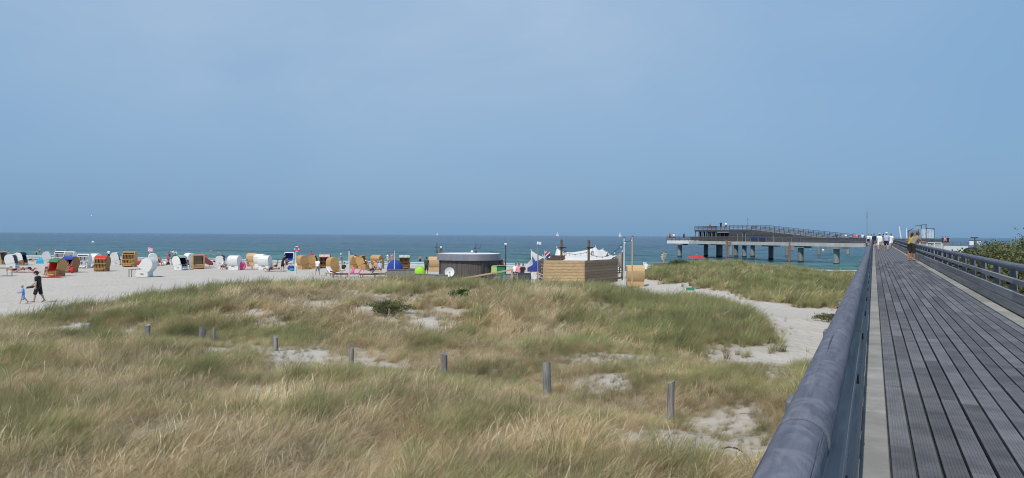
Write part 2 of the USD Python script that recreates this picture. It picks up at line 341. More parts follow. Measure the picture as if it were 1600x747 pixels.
# ================================================================ marram grass
def tuft(seed, n, length, splay, wind, droop, radius, width, heads=0):
    r = np.random.default_rng(seed); V, Fc, k = [], [], 0
    for i in range(n + heads):
        head = i >= n
        a = r.uniform(0, 2 * np.pi); rr = radius * math.sqrt(r.uniform()); base = np.array([rr * math.cos(a), rr * math.sin(a), -0.03])
        ln = length * r.uniform(0.55, 1.0) * (1.12 if head else 1.0); ang = a + r.normal(0, 0.6); sp = splay * abs(r.normal(0.5, 0.4)) * (0.6 if head else 1)
        lean = np.array([math.cos(ang) * sp + wind * r.uniform(0.25, 1.3), math.sin(ang) * sp + wind * 0.25 * r.normal(0.6, 0.6), 0.0])
        dr = droop * r.uniform(0.4, 1.4) * (0.5 if head else 1)
        seg = 4; t = np.linspace(0, 1, seg + 1); w = width * r.uniform(0.7, 1.25)
        d = np.array([lean[0], lean[1], 1.0]); p = base.copy(); pts = [p.copy()]
        for s in range(seg):
            d = d + np.array([lean[0], lean[1], -0.55]) * dr * (s + 0.6) * 0.55
            p = p + d / np.linalg.norm(d) * ln / seg; pts.append(p.copy())
        pts = np.array(pts); q = r.uniform(0, 2 * np.pi); side = np.array([math.cos(q), math.sin(q), 0.0])
        ww = w * np.array([1.0, 1.0, 0.85, 0.6, 0.08])
        if head: ww = w * np.array([0.5, 0.45, 0.45, 1.5, 0.5])
        V.append(np.vstack([pts - side * ww[:, None] / 2, pts + side * ww[:, None] / 2]))
        m = seg + 1; j = np.arange(seg)
        Fc.append(k + np.vstack([np.stack([j, j + 1, m + j + 1], 1), np.stack([j, m + j + 1, m + j], 1)])); k += 2 * m
    return np.vstack(V), np.vstack(Fc)

def grass_mat(name, cols, low, trans):
    """cols: tones, one blade to the next; low: tone of the dead sheaths at the foot of a tuft."""
    k = np.linspace(0, 1, len(cols))
    usdkit.material(stage, L + name, {
        'g': ('geometry', {}), 'tc': ('texture_coordinate', {}), 'sep': ('separate_xyz', {}), 'o': ('object_info', {}),
        'ramp': ('rgb_ramp', {'ramp': list(zip(k, cols))}),
        'zr': ('map_range', dict(from_min=0.0, from_max=0.30, to_min=0.8, to_max=0.0, clamp=True)),
        'mx': ('mix', dict(color2=low)),
        'wn': ('noise_texture', dict(scale=0.42, detail=3.0)), 'wr': ('map_range', dict(from_min=0.3, from_max=0.7, to_min=0.72, to_max=1.28, clamp=True)),
        'ov': ('map_range', dict(from_min=0, from_max=1, to_min=0.70, to_max=1.28)), 'mm': ('math', dict(math_type='multiply')),
        'hs': ('hsv', dict(hue=0.5, saturation=1.0, fac=1.0)),
        'd': ('principled_bsdf', dict(roughness=0.65, specular_ior_level=0.25)), 't': ('translucent_bsdf', {}), 'mc': ('mix_closure', dict(fac=trans)),
    }, [('g.random_per_island', 'ramp.fac'), ('tc.object', 'sep.vector'), ('sep.z', 'zr.value'), ('zr.result', 'mx.fac'), ('ramp.color', 'mx.color1'), ('mx.color', 'hs.color'),
        ('g.position', 'wn.vector'), ('wn.fac', 'wr.value'), ('o.random', 'ov.value'), ('wr.result', 'mm.value1'), ('ov.result', 'mm.value2'), ('mm.value', 'hs.value'),
        ('hs.color', 'd.base_color'), ('hs.color', 't.color'), ('d.BSDF', 'mc.closure1'), ('t.BSDF', 'mc.closure2')], surface='mc.closure')
STRAW = (0.50, 0.395, 0.225); PALE = (0.68, 0.585, 0.395); OLIVE = (0.37, 0.335, 0.165); GREEN = (0.275, 0.285, 0.125); TAN = (0.38, 0.275, 0.16); BROWN = (0.22, 0.15, 0.085); DEEP = (0.19, 0.21, 0.088); SAGE = (0.41, 0.41, 0.24)
LOW = (0.36, 0.275, 0.15)
grass_mat('grass_green', [GREEN, OLIVE, GREEN, SAGE, STRAW, DEEP, GREEN, PALE], LOW, 0.3)
grass_mat('grass_mixed', [STRAW, OLIVE, SAGE, PALE, OLIVE, STRAW, GREEN, TAN], LOW, 0.3)
grass_mat('grass_straw', [PALE, STRAW, TAN, STRAW, OLIVE, TAN, BROWN, GREEN], LOW, 0.25)
grass_mat('grass_brown', [TAN, BROWN, STRAW, TAN, (0.30, 0.20, 0.13)], (0.20, 0.14, 0.09), 0.2)
KINDS = [('grass_green', 0), ('grass_green', 1), ('grass_mixed', 2), ('grass_mixed', 3), ('grass_straw', 4), ('grass_straw', 5), ('grass_brown', 6), ('grass_green', 7)]
def tuft_protos(parent, width, n, scale):
    specs = [(11, n, 0.80, 0.45, 0.30, 0.35, 0.15, width, n // 14), (12, n, 0.92, 0.35, 0.42, 0.42, 0.13, width, n // 10),
             (13, n, 0.80, 0.50, 0.48, 0.60, 0.17, width, n // 12), (14, n, 0.82, 0.60, 0.55, 0.52, 0.16, width, n // 7),
             (15, n, 0.74, 0.65, 0.58, 0.66, 0.18, width * 0.9, n // 6), (16, n, 0.74, 0.95, 0.42, 0.85, 0.20, width * 0.9, n // 9),
             (17, n, 0.60, 0.75, 0.35, 0.70, 0.18, width, 0), (18, n // 3, 0.55, 0.35, 0.25, 0.30, 0.10, width, 0)]
    out = []
    for (mat, _), s in zip(KINDS, specs):
        v, f = tuft(*s); p = numbered(str(parent), 'tuft')
        usdkit.mesh(stage, p, (v * scale, f), L + mat, smooth=False); out.append(p)
    return out

POST_X, POST_Y = [-11.9, -9.26, -6.6, -4.1, -1.5, 0.72, 2.75], [25, 23, 21.5, 19.5, 17.5, 15.4, 13.2]
def meadow(name, label, spacing, inside, dry, width, blades, seed, size=(0.55, 0.92)):
    """Tufts scattered over the ground. inside: (x0, x1, y0, y1, mask(X, Y)); dry(X, Y): 0 green to 1 straw."""
    r = np.random.default_rng(seed); x0, x1, y0, y1, mask = inside
    gx, gy = np.meshgrid(np.arange(x0, x1, spacing), np.arange(y0, y1, spacing)); X = (gx + r.uniform(-.5, .5, gx.shape) * spacing).ravel(); Y = (gy + r.uniform(-.5, .5, gy.shape) * spacing).ravel()
    keep = mask(X, Y); X, Y = X[keep], Y[keep]
    c = cover(X, Y); keep = r.uniform(size=len(X)) < c; X, Y, c = X[keep], Y[keep], c[keep]
    Z = height(X, Y)
    D = np.clip(dry(X, Y) + r.normal(0, 0.13, len(X)), 0, 1)
    idx = np.where(D < 0.22, r.integers(0, 2, len(X)), np.where(D < 0.5, r.choice([0, 1, 2, 3], len(X), p=[.22, .22, .28, .28]), np.where(D < 0.78, r.integers(2, 6, len(X)), r.choice([4, 5, 6], len(X), p=[.42, .38, .20]))))
    idx = np.where(c < 0.12, 7, idx)
    line = np.abs(Y - np.interp(X, POST_X, POST_Y) + 1.3) < 2.0               # trodden and low along the posts
    low = np.where(line & (X > -13.5) & (X < 4), 0.52, 1.0); low = np.where(shapely.contains(THIN_AREA, shapely.points(X, Y)), np.minimum(low, 0.62), low)
    sc = low * r.uniform(*size, len(X)) * (0.55 + 0.45 * np.clip(c, 0, 1)) * (0.72 + 0.56 * fbm(np.stack([X, Y, 0 * X], -1) * 0.6, 2, 41))
    ang = r.normal(0, 1.0, len(X)) + 0.9 * (fbm(np.stack([X, Y, 0 * X], -1) * 0.33, 2, 51) - 0.5)
    path = numbered('/World', name); pi = UsdGeom.PointInstancer.Define(stage, path)
    protos = tuft_protos(path, width, blades, 1.0)
    pi.CreatePrototypesRel().SetTargets([Sdf.Path(p) for p in protos])
    pi.CreatePositionsAttr(Vt.Vec3fArray.FromNumpy(np.stack([X, Y, Z], 1).astype(np.float32)))
    q = np.zeros((len(X), 4)); q[:, 0] = np.cos(ang / 2); q[:, 3] = np.sin(ang / 2)
    pi.CreateOrientationsAttr(Vt.QuathArray([Gf.Quath(float(a), 0, 0, float(b)) for a, b in zip(q[:, 0], q[:, 3])]))
    pi.CreateScalesAttr(Vt.Vec3fArray.FromNumpy(np.stack([sc, sc, sc * r.uniform(0.85, 1.1, len(X))], 1).astype(np.float32)))
    pi.CreateProtoIndicesAttr(Vt.IntArray.FromNumpy(idx.astype(np.int32)))
    tag(pi, label, 'grass', kind='stuff')
    return len(X)

P3 = lambda X, Y, k: np.stack([X * k, Y * k, 0 * X], -1)
def dry_front(X, Y):
    d = 0.62 + 0.55 * (fbm(P3(X, Y, 0.30), 3, 61) - 0.5) + 0.95 * (fbm(P3(X, Y, 0.9), 2, 63) - 0.5)
    d = d - 0.22 * smooth01(15.5, 20.5, Y + 0.42 * X)                          # greener along the posts and on the far edge
    return d
def dry_mid(X, Y):
    d = 0.52 + 0.6 * (fbm(P3(X, Y, 0.26), 3, 71) - 0.5) + 0.8 * (fbm(P3(X, Y, 0.8), 2, 73) - 0.5)
    d = d + 0.20 * np.exp(-((X + 2) / 8) ** 2 - ((Y - 31) / 4) ** 2)
    d = d - 0.40 * smooth01(1, 6, X) - 0.12 * smooth01(36, 40, Y) - 0.18 * smooth01(-8, -15, X)
    return d
def dry_back(X, Y):
    return 0.16 + 0.75 * (fbm(P3(X, Y, 0.13), 3, 81) - 0.5)
uv = lambda X, Y: X * PV[0] + Y * PV[1]
in_front = lambda X, Y: (np.abs(X) < 0.72 * Y + 4.0) & (Y < np.interp(X, [-60, -14, -12, -6, 0, 5, 8, 12], [29.9, 29.9, 28, 24.5, 22.5, 20.5, 20, 19])) & (uv(X, Y) < -0.5)
n_f = meadow('foreground_dune_grass', 'windblown straw and olive marram grass covering the near dune', 0.112, (-26, 13, 4.5, 30, in_front), dry_front, 0.0070, 50, 1, (0.48, 0.84))
in_mid = lambda X, Y: (~in_front(X, Y)) & (uv(X, Y) < -0.8) & (Y < 48) & (Y > 14) & (X > -25) & (np.hypot((X - 24) / 12.3, (Y - 64) / 25.5) > 1.2)
n_m = meadow('middle_dune_grass', 'green and straw marram grass on the low dune behind the post row', 0.205, (-25, 20, 14, 48, in_mid), dry_mid, 0.0120, 48, 2)
in_back = lambda X, Y: (~in_front(X, Y)) & (~in_mid(X, Y)) & (uv(X, Y) < 0.4) & (Y > 30)
n_b = meadow('back_dune_grass', 'green marram grass on the far dune beside the pier', 0.31, (8, 42, 34, 92, in_back), dry_back, 0.020, 42, 3, (0.66, 1.12))
in_right = lambda X, Y: (uv(X, Y) > 2.9) & (uv(X, Y) < 24)
n_r = meadow('right_dune_grass', 'green dune grass on the right side of the pier', 0.34, (5, 48, 4, 50, in_right), lambda X, Y: 0.15 + 0 * X, 0.012, 46, 4)
print('tufts', n_f, n_m, n_b, n_r)
# ================================================================ the boardwalk pier under the camera
mottled('deck_plank', (0.100, 0.102, 0.114), (0.154, 0.156, 0.168), scale=3.0, rough=0.75, stretch=(1, 1, 1), bump=0.25, bump_scale=60, isl=0.28, coords='world', spec=0.25)
mottled('edge_concrete', (0.215, 0.215, 0.20), (0.30, 0.30, 0.28), scale=2.2, rough=0.85, bump=0.25, bump_scale=40, isl=0.14, coords='world', spec=0.2)
mottled('dark_under', (0.03, 0.03, 0.033), (0.05, 0.05, 0.055), scale=2.0, rough=0.9)
usdkit.material(stage, L + 'rail_log', {
    'g': ('geometry', {}), 'rotm': ('mapping', dict(rotation=(0, 0, TH), scale=(1, 1, 1))),
    'st': ('mapping', dict(scale=(14, 0.9, 14))), 'n': ('noise_texture', dict(scale=1.0, detail=6.0, roughness=0.65, distortion=1.2)),
    'bl': ('noise_texture', dict(scale=7.0, detail=6.0, roughness=0.7, distortion=1.5)), 'r': ('map_range', dict(from_min=0.46, from_max=0.76, to_min=0, to_max=0.6, clamp=True)),
    'rs': ('map_range', dict(from_min=0.35, from_max=0.65, to_min=0, to_max=1, clamp=True)),
    'c1': ('mix', dict(color1=(0.085, 0.095, 0.126), color2=(0.140, 0.152, 0.188))), 'c2': ('mix', dict(color2=(0.27, 0.278, 0.305))),
    'cs': ('mapping', dict(scale=(34, 0.55, 34))), 'cn': ('noise_texture', dict(scale=1.0, detail=3.0, roughness=0.5, distortion=0.3)), 'cr': ('map_range', dict(from_min=0.675, from_max=0.72, to_min=0.0, to_max=0.7, clamp=True)), 'c3': ('mix', dict(color2=(0.03, 0.032, 0.04))), 'cb': ('bump', dict(strength=0.6, distance=0.006, invert=True)),
    'b': ('bump', dict(strength=0.35, distance=0.01)), 'b2': ('bump', dict(strength=0.22, distance=0.02)),
    'p': ('principled_bsdf', dict(roughness=0.85, specular_ior_level=0.18)),
}, [('g.position', 'rotm.vector'), ('rotm.vector', 'st.vector'), ('st.vector', 'n.vector'), ('g.position', 'bl.vector'), ('n.fac', 'rs.value'), ('rs.result', 'c1.fac'),
    ('bl.fac', 'r.value'), ('c1.color', 'c2.color1'), ('r.result', 'c2.fac'), ('rotm.vector', 'cs.vector'), ('cs.vector', 'cn.vector'), ('cn.fac', 'cr.value'), ('cr.result', 'c3.fac'), ('c2.color', 'c3.color1'), ('c3.color', 'p.base_color'), ('n.fac', 'b.height'), ('bl.fac', 'b2.height'), ('b.normal', 'b2.normal'), ('cr.result', 'cb.height'), ('b2.normal', 'cb.normal'), ('cb.normal', 'p.normal')], surface='p.BSDF')
usdkit.material(stage, L + 'rail_wood', {
    'g': ('geometry', {}), 'rotm': ('mapping', dict(rotation=(0, 0, TH))), 'o': ('object_info', {}),
    'st': ('mapping', dict(scale=(22, 0.7, 22))), 'n': ('noise_texture', dict(scale=1.0, detail=6.0, roughness=0.65, distortion=0.8)),
    'rs': ('map_range', dict(from_min=0.35, from_max=0.68, to_min=0, to_max=1, clamp=True)),
    'c1': ('mix', dict(color1=(0.115, 0.122, 0.142), color2=(0.215, 0.222, 0.24))),
    'ov': ('map_range', dict(from_min=0, from_max=1, to_min=0.82, to_max=1.18)), 'hs': ('hsv', dict(hue=0.5, saturation=1.0, fac=1.0)),
    'b': ('bump', dict(strength=0.4, distance=0.008)), 'p': ('principled_bsdf', dict(roughness=0.75, specular_ior_level=0.25)),
}, [('g.position', 'rotm.vector'), ('rotm.vector', 'st.vector'), ('st.vector', 'n.vector'), ('n.fac', 'rs.value'), ('rs.result', 'c1.fac'), ('c1.color', 'hs.color'), ('o.random', 'ov.value'), ('ov.result', 'hs.value'),
    ('hs.color', 'p.base_color'), ('n.fac', 'b.height'), ('b.normal', 'p.normal')], surface='p.BSDF')

usdkit.material(stage, L + 'rail_board', {
    'g': ('geometry', {}), 'rotm': ('mapping', dict(rotation=(0, 0, TH))), 'o': ('object_info', {}),
    'st': ('mapping', dict(scale=(22, 0.7, 22))), 'n': ('noise_texture', dict(scale=1.0, detail=6.0, roughness=0.65, distortion=0.8)),
    'rs': ('map_range', dict(from_min=0.35, from_max=0.68, to_min=0, to_max=1, clamp=True)),
    'c1': ('mix', dict(color1=(0.20, 0.19, 0.182), color2=(0.335, 0.318, 0.30))),
    'ov': ('map_range', dict(from_min=0, from_max=1, to_min=0.82, to_max=1.18)), 'hs': ('hsv', dict(hue=0.5, saturation=1.0, fac=1.0)),
    'b': ('bump', dict(strength=0.4, distance=0.008)), 'p': ('principled_bsdf', dict(roughness=0.75, specular_ior_level=0.25)),
}, [('g.position', 'rotm.vector'), ('rotm.vector', 'st.vector'), ('st.vector', 'n.vector'), ('n.fac', 'rs.value'), ('rs.result', 'c1.fac'), ('c1.color', 'hs.color'), ('o.random', 'ov.value'), ('ov.result', 'hs.value'),
    ('hs.color', 'p.base_color'), ('n.fac', 'b.height'), ('b.normal', 'p.normal')], surface='p.BSDF')

def on_pier(m, u=0.0, v=0.0, z=None, along=None):
    """Takes a mesh drawn in (v across, u along, z up) to its place on the pier."""
    q = np.array(m.vertices); U = q[:, 1] + u; V = q[:, 0] + v
    Z = q[:, 2] + (deck_z(U) if z is None else z)
    m.vertices = np.stack([PU[0] * U + PV[0] * V, PU[1] * U + PV[1] * V, Z], 1); return m

pier = thing('boardwalk_pier', 'long straight boardwalk pier of dark grooved planks with pale concrete edges running out to sea', 'pier')
V0, PITCH_V, PLW, PLEN, UEND = 0.119, 0.1529, 0.134, 2.46, 132.0
def plank_profile():
    pts = [(0, -0.04), (PLW, -0.04), (PLW, -0.003), (PLW - 0.003, 0.0)]
    n = 6; p = (PLW - 0.012) / n
    for k in range(n - 1, 0, -1):
        x = 0.006 + k * p; pts += [(x + 0.0042, 0.0), (x + 0.0022, -0.0030), (x - 0.0022, -0.0030), (x - 0.0042, 0.0)]
    return pts + [(0.003, 0.0), (0, -0.003)]
PROFILE = sg.Polygon(plank_profile())
_pl = trimesh.creation.extrude_polygon(PROFILE, PLEN - 0.011, engine='earcut')
_v = np.array(_pl.vertices); _pl.vertices = np.stack([_v[:, 0], _v[:, 2], _v[:, 1]], 1); _pl.invert()
if _pl.volume < 0: _pl.invert()
rp = np.random.default_rng(5); cand, far = [], []
for c in range(14):
    u = -2.2 - rp.choice([0, .25, .5, .75]) * PLEN - rp.uniform(0, 0.3)
    while u < UEND:
        e = _pl.copy(); far_plank = u > 50
        if far_plank: e = box(0, PLW, 0, PLEN - 0.006, -0.04, 0)
        e = on_pier(e, u, V0 + c * PITCH_V + rp.normal(0, 0.0012)); e.vertices = np.array(e.vertices) + [0, 0, rp.normal(0, 0.0012)]
        (far if far_plank else cand).append((u, e)); u += PLEN
cand.sort(key=lambda x: x[0]); cand = [x for x in cand if x[0] > -2.0 or True]
vis = [x for x in cand if x[0] + PLEN > 0.5]; far += vis[300:] + [x for x in cand if x[0] + PLEN <= 0.5]
for u, e in vis[:300]: put('plank', e, 'deck_plank', pier)
put('further_planks', join([e for u, e in far]), 'deck_plank', pier, kind='stuff')
for side, (a, b) in (('l', (-0.074, 0.106)), ('r', (V0 + 14 * PITCH_V + 0.005, 2.51))):
    u = -2.6 if side == 'l' else -1.4
    while u < UEND:
        m = bevbox(a, b, 0.004, PLEN - 0.004, -0.14, 0.012, 0.006); put('edge_slab', on_pier(m, u), 'edge_concrete', pier); u += PLEN
put('sub_deck', on_pier(box(0.075, 2.18, -2.6, UEND - .5, -0.070, -0.048)) if False else on_pier(join([box(0.108, 2.262, u, u + 6, -0.070, -0.048) for u in np.arange(-2.6, UEND - 6, 6.0)])), 'dark_under', pier)
for v in (0.2, 1.13, 2.05):
    m = box(v - .06, v + .06, -2.6, UEND, -0.30, -0.075); put('beam', on_pier(trimesh.remesh.subdivide_to_size(m.vertices, m.faces, 8.0) and m, 0), 'dark_under', pier)
mottled('pile_concrete', (0.20, 0.205, 0.20), (0.31, 0.31, 0.30), scale=1.2, rough=0.9, isl=0.1, coords='world')
for u in np.arange(1.5, UEND, 7.38):
    for v in (0.1, 2.15):
        x, y = pier_xy(u, v); g = hz(x, y) - 0.6
        put('pile', tube((x, y, g), (x, y, float(deck_z(u)) - 0.30), 0.15, n=12), 'pile_concrete', pier, smooth=40)
    m = box(-0.15, 2.45, -0.1, 0.1, -0.52, -0.302); put('cross_beam', on_pier(m, u), 'dark_under', pier)

# ---- railings: a round log on posts, a middle rail and two wide boards
def log_mesh(u0, u1, r, seed, step=0.12, n=28):
    us = np.arange(u0 + 0.006, u1, step); us = np.append(us, u1 - 0.006); a = np.linspace(0, 2 * np.pi, n, endpoint=False)
    U, A = np.meshgrid(us, a, indexing='ij')
    p = np.stack([np.cos(A) * 1.1, U * 0.9, np.sin(A) * 1.1], -1)
    R = r * (1 + 0.085 * (fbm(p, 3, seed) - 0.5) + 0.03 * (fbm(p * 4, 2, seed + 3) - 0.5))
    wob = 0.010 * (fbm(np.stack([us * 0.25, 0 * us, 0 * us], -1), 2, seed + 7) - 0.5)
    v = np.stack([np.cos(A) * R + wob[:, None], U, np.sin(A) * R], -1).reshape(-1, 3)
    m = len(us); f = []
    i = np.arange(m - 1)[:, None] * n; j = np.arange(n)[None]; k = (j + 1) % n
    f = np.vstack([np.stack([(i + j).ravel(), (i + n + j).ravel(), (i + n + k).ravel()], 1), np.stack([(i + j).ravel(), (i + n + k).ravel(), (i + k).ravel()], 1)])
    c0, c1 = len(v), len(v) + 1; v = np.vstack([v, [[wob[0], us[0], 0], [wob[-1], us[-1], 0]]]); q = np.arange(n); q2 = (q + 1) % n
    f = np.vstack([f, np.stack([0 * q + c0, q, q2], 1), np.stack([0 * q + c1, (m - 1) * n + q2, (m - 1) * n + q], 1)])
    t = trimesh.Trimesh(v, f, process=False)
    if t.volume < 0: t.invert()
    return t

def railing(label, side, v_log, u_start, u_end):
    s = side; t = thing('log_railing', label, 'railing', group=None)
    r = 0.075
    u = u_start; k = 0
    while u < u_end:
        e = min(u + 2 * PLEN, u_end)
        m = log_mesh(u, e, r, 100 + k * 3 + (50 if s > 0 else 0), step=0.10 if u < 16 else 0.4, n=32 if u < 16 else 14)
        put('rail_log', on_pier(m, 0, v_log, None) if False else on_pier(_lift(m, 0.91), 0, v_log), 'rail_log', t, smooth=True)
        u = e; k += 1
    u = u_start
    while u < u_end:
        e = min(u + 2 * PLEN, u_end); a, b = sorted((v_log - s * 0.090, v_log - s * 0.015))
        put('middle_rail', on_pier(bevbox(a, b, u + .004, e - .004, 0.575, 0.69, 0.012)), 'rail_board', t)
        a, b = sorted((v_log - s * 0.104, v_log - s * 0.012))
        put('board', on_pier(bevbox(a, b, u + .004, e - .004, 0.235, 0.43, 0.012)), 'rail_board', t)
        put('board', on_pier(bevbox(a - s * .002, b - s * .002, u + .004, e - .004, 0.03, 0.228, 0.012)), 'rail_board', t)
        u = e
    for u in np.arange(u_start + 0.9, u_end, PLEN):
        a, b = sorted((v_log - s * 0.010, v_log + s * 0.125))
        put('post', on_pier(bevbox(a, b, u - 0.07, u + 0.07, -0.35, 0.862, 0.008)), 'rail_wood', t)
        a, b = sorted((v_log - s * 0.100, v_log - s * 0.020)); put('bracket', on_pier(box(a, b, u - 0.035, u + 0.035, 0.515, 0.572)), 'dark_under', t)
    return t
def _lift(m, z): m.vertices = np.array(m.vertices) + [0, 0, z]; return m
railing('grey weathered log railing close by on the left of the boardwalk, seen from above', -1, -0.181, -2.6, UEND)
railing('grey weathered railing on the right of the boardwalk, with square posts and round top log', 1, 2.625, -1.4, UEND)
# ================================================================ the pier's far part: lounge, ramp, columns
mottled('pier_concrete', (0.36, 0.37, 0.36), (0.47, 0.475, 0.46), scale=0.7, rough=0.9, stretch=(1, 1, 0.35), coords='world')
mottled('column_concrete', (0.17, 0.18, 0.185), (0.27, 0.28, 0.285), scale=0.9, rough=0.9, stretch=(1, 1, 0.25), isl=0.12, coords='world')
plain('white_paint', (0.74, 0.75, 0.75), 0.6)
mottled('dark_cladding', (0.055, 0.056, 0.066), (0.095, 0.094, 0.105), scale=1.3, rough=0.8, stretch=(1, 1, 6), isl=0.2, coords='world')
mottled('brown_cladding', (0.065, 0.052, 0.05), (0.10, 0.082, 0.078), scale=1.3, rough=0.8, stretch=(1, 1, 6), coords='world')
plain('steel', (0.42, 0.44, 0.46), 0.4, metallic=0.6); plain('dark_steel', (0.06, 0.065, 0.075), 0.5); plain('navy_cloth', (0.014, 0.030, 0.115), 0.8)
usdkit.material(stage, L + 'pane_glass', {'f': ('fresnel', dict(IOR=1.5)), 't': ('transparent_bsdf', dict(color=(0.82, 0.88, 0.88))), 'gl': ('glossy_bsdf', dict(roughness=0.03)), 'm': ('mix_closure', {})},
                [('f.fac', 'm.fac'), ('t.BSDF', 'm.closure1'), ('gl.BSDF', 'm.closure2')], surface='m.closure')

LA = at(1362, 400, 131.0)[:2]; LC = at(1076, 400, 177.0)[:2]; LB = at(1042, 400, 184.0)[:2]
LE = (LC - LA) / np.linalg.norm(LC - LA); LN = np.array([LE[1], -LE[0]])            # along it, and away behind its front
if LN @ LA < 0: LN = -LN
LZ = 3.88
def s_of(px, w=0.0):
    r = ray(px, 400)[:2]; A = np.array([[r[0], -LE[0]], [r[1], -LE[1]]]); t = np.linalg.solve(A, LA + LN * w); return t[1]
def lp(s, w, z): q = LA + LE * s + LN * w; return np.array([q[0], q[1], z])
def z_at(px, py, w=0.0):
    s = s_of(px, w); d = (LA + LE * s + LN * w)[1]; return float(at(px, py, d)[2])
def lprism(poly, w0, w1):
    """Outline (s, z) extruded from w0 to w1 behind the front edge."""
    m = trimesh.creation.extrude_polygon(sg.Polygon(poly).buffer(0), w1 - w0, engine='earcut'); v = np.array(m.vertices)
    q = LA[None] + v[:, :1] * LE[None] + (v[:, 2:3] + w0) * LN[None]; m.vertices = np.column_stack([q, v[:, 1]])
    if m.volume < 0: m.invert()
    return m
def lbox(s0, s1, w0, w1, z0, z1): return lprism([(s0, z0), (s1, z0), (s1, z1), (s0, z1)], w0, w1)

SC = s_of(1076.0); lounge = thing('sea_bridge', 'concrete sea bridge on round columns carrying a dark wood clad building', 'pier')
put('deck_slab', lbox(-4, SC, 0, 9, LZ - 0.66, LZ), 'pier_concrete', lounge)
sl = sg.Polygon([tuple(LC), tuple(LB), tuple(LB + LN * 9.5 + LE * 1.0), tuple(LC + LN * 9)])
m = trimesh.creation.extrude_polygon(sl, 0.70, engine='earcut'); m.apply_translation([0, 0, LZ - 0.68]); put('end_slab', m, 'white_paint', lounge)
# columns and their heads
for px, py in ((1062, 402), (1103, 401), (1124, 402), (1150, 401.5), (1163, 402.5), (1176, 402), (1204.5, 406), (1251, 410.5), (1307, 414.5)):
    g = ground(px, py); r = {1124: 0.75, 1062: 0.5}.get(px, 0.52)
    put('column', tube((g[0], g[1], -2.5), (g[0], g[1], LZ - 1.02), r, n=20), 'column_concrete', lounge, smooth=40)
    put('column_foot', tube((g[0], g[1], -2.5), (g[0], g[1], 0.38), r + 0.02, n=20), 'dark_under', lounge, smooth=40)
    e = LE * 1.75; c = np.array([g[0], g[1]]); n = LN * 1.0
    q = sg.Polygon([c - e - n, c + e - n, c + e + n, c - e + n]); h = trimesh.creation.extrude_polygon(q, 0.36, engine='earcut'); h.apply_translation([0, 0, LZ - 1.025]); put('column_head', h, 'column_concrete', lounge)
for px, py in ((1142, 399), (1229.5, 399.5), (1279.5, 398.5), (1325, 397)):
    g = ground(px, py); put('column', tube((g[0], g[1], -2.5), (g[0], g[1], LZ - 0.67), 0.5, n=16), 'column_concrete', lounge, smooth=40)
# building: two storeys at the seaward end, a walkable ramp running down over it to the deck
S1, S0 = s_of(1085, 1.5), s_of(1139, 1.5); ZU = z_at(1110, 360.5, 1.6)
Z_ramp = lambda s: np.interp(s, [s_of(1340, 1.5), s_of(1310, 1.5), s_of(1270, 1.5), s_of(1210, 1.5), s_of(1165, 1.5), S0], [LZ + 0.05, z_at(1310, 375.5, 1.5), z_at(1270, 370.5, 1.5), z_at(1210, 363.8, 1.5), z_at(1165, 358.4, 1.5), z_at(1139, 358.2, 1.5)])
SR = s_of(1340, 1.5); ss = np.linspace(SR, S0, 24)
body = [(SR, LZ + 0.01)] + [(s, max(float(Z_ramp(s)), LZ + 0.03)) for s in ss] + [(S0, LZ + 0.01)]
put('ramp_body', lprism(body, 1.5, 8.0), 'dark_cladding', lounge)
k = 0
for z in np.arange(LZ + 0.05, 7.4, 0.24):                                       # cladding boards, each stopped by the slope
    ok = [s for s in np.linspace(SR, S0, 200) if Z_ramp(s) > z + 0.21]
    if not ok: break
    put('cladding_board', lbox(min(ok), S0 - 0.02, 1.42 + 0.015 * (k % 2), 1.498, z, z + 0.215), 'dark_cladding', lounge); k += 1
for w in (1.6, 7.8):
    rails = []
    for h in (0.32, 0.58, 0.84):
        P = [lp(s, w, float(Z_ramp(s)) + h) for s in ss]
        rails += [bar(a, b, 0.07, 0.09) for a, b in zip(P[:-1], P[1:])]
    for s in np.linspace(SR, S0, 26): rails.append(bar(lp(s, w, float(Z_ramp(s)) - .05), lp(s, w, float(Z_ramp(s)) + .88), 0.09, 0.09, up=(1, 0, 0)))
    put('ramp_railing', join(rails), 'dark_cladding', lounge)
steps = [lbox(s, s + 0.12, 1.9, 7.4, float(Z_ramp(s)) - 0.02, float(Z_ramp(s)) + 0.07) for s in np.linspace(SR + 1, S0 - 6, 22)]
put('ramp_strips', join(steps), 'pier_concrete', lounge)
# upper deck over the glazed front
put('upper_deck', lbox(S0 - 0.02, S1, 1.5, 8.0, ZU - 0.22, ZU + 0.22), 'brown_cladding', lounge)
for s in np.linspace(S0 + 0.3, S1 - 0.12, 9): put('deck_support', lbox(s - 0.08, s + 0.08, 1.62, 1.78, LZ, ZU - 0.22), 'rail_wood', lounge)
put('back_wall', lbox(S0, S1 - 0.4, 4.6, 4.8, LZ + 0.01, ZU - 0.221), 'white_paint', lounge)
for a, b in zip(np.linspace(S0 + 3, S1 - 0.12, 8)[:-1], np.linspace(S0 + 3, S1 - 0.12, 8)[1:]):
    f = put('window', lbox(a + 0.06, b - 0.06, 2.4, 2.46, LZ + 0.02, ZU - 0.23), 'pane_glass', lounge)
put('entrance', lbox(S0 + 0.2, S0 + 3.0, 1.9, 4.4, LZ + 0.01, ZU - 0.5), 'dark_under', lounge)
put('entrance_canopy', lbox(S0 - 0.2, S0 + 3.3, 0.9, 4.0, ZU - 0.48, ZU - 0.26), 'column_concrete', lounge)
r2 = [bar(lp(S0, 1.55, ZU + h), lp(S1, 1.55, ZU + h), 0.07, 0.10) for h in (0.45, 0.72, 0.98)] + [bar(lp(S1, 1.55, ZU + h), lp(S1, 8, ZU + h), 0.07, 0.10) for h in (0.45, 0.72, 0.98)]
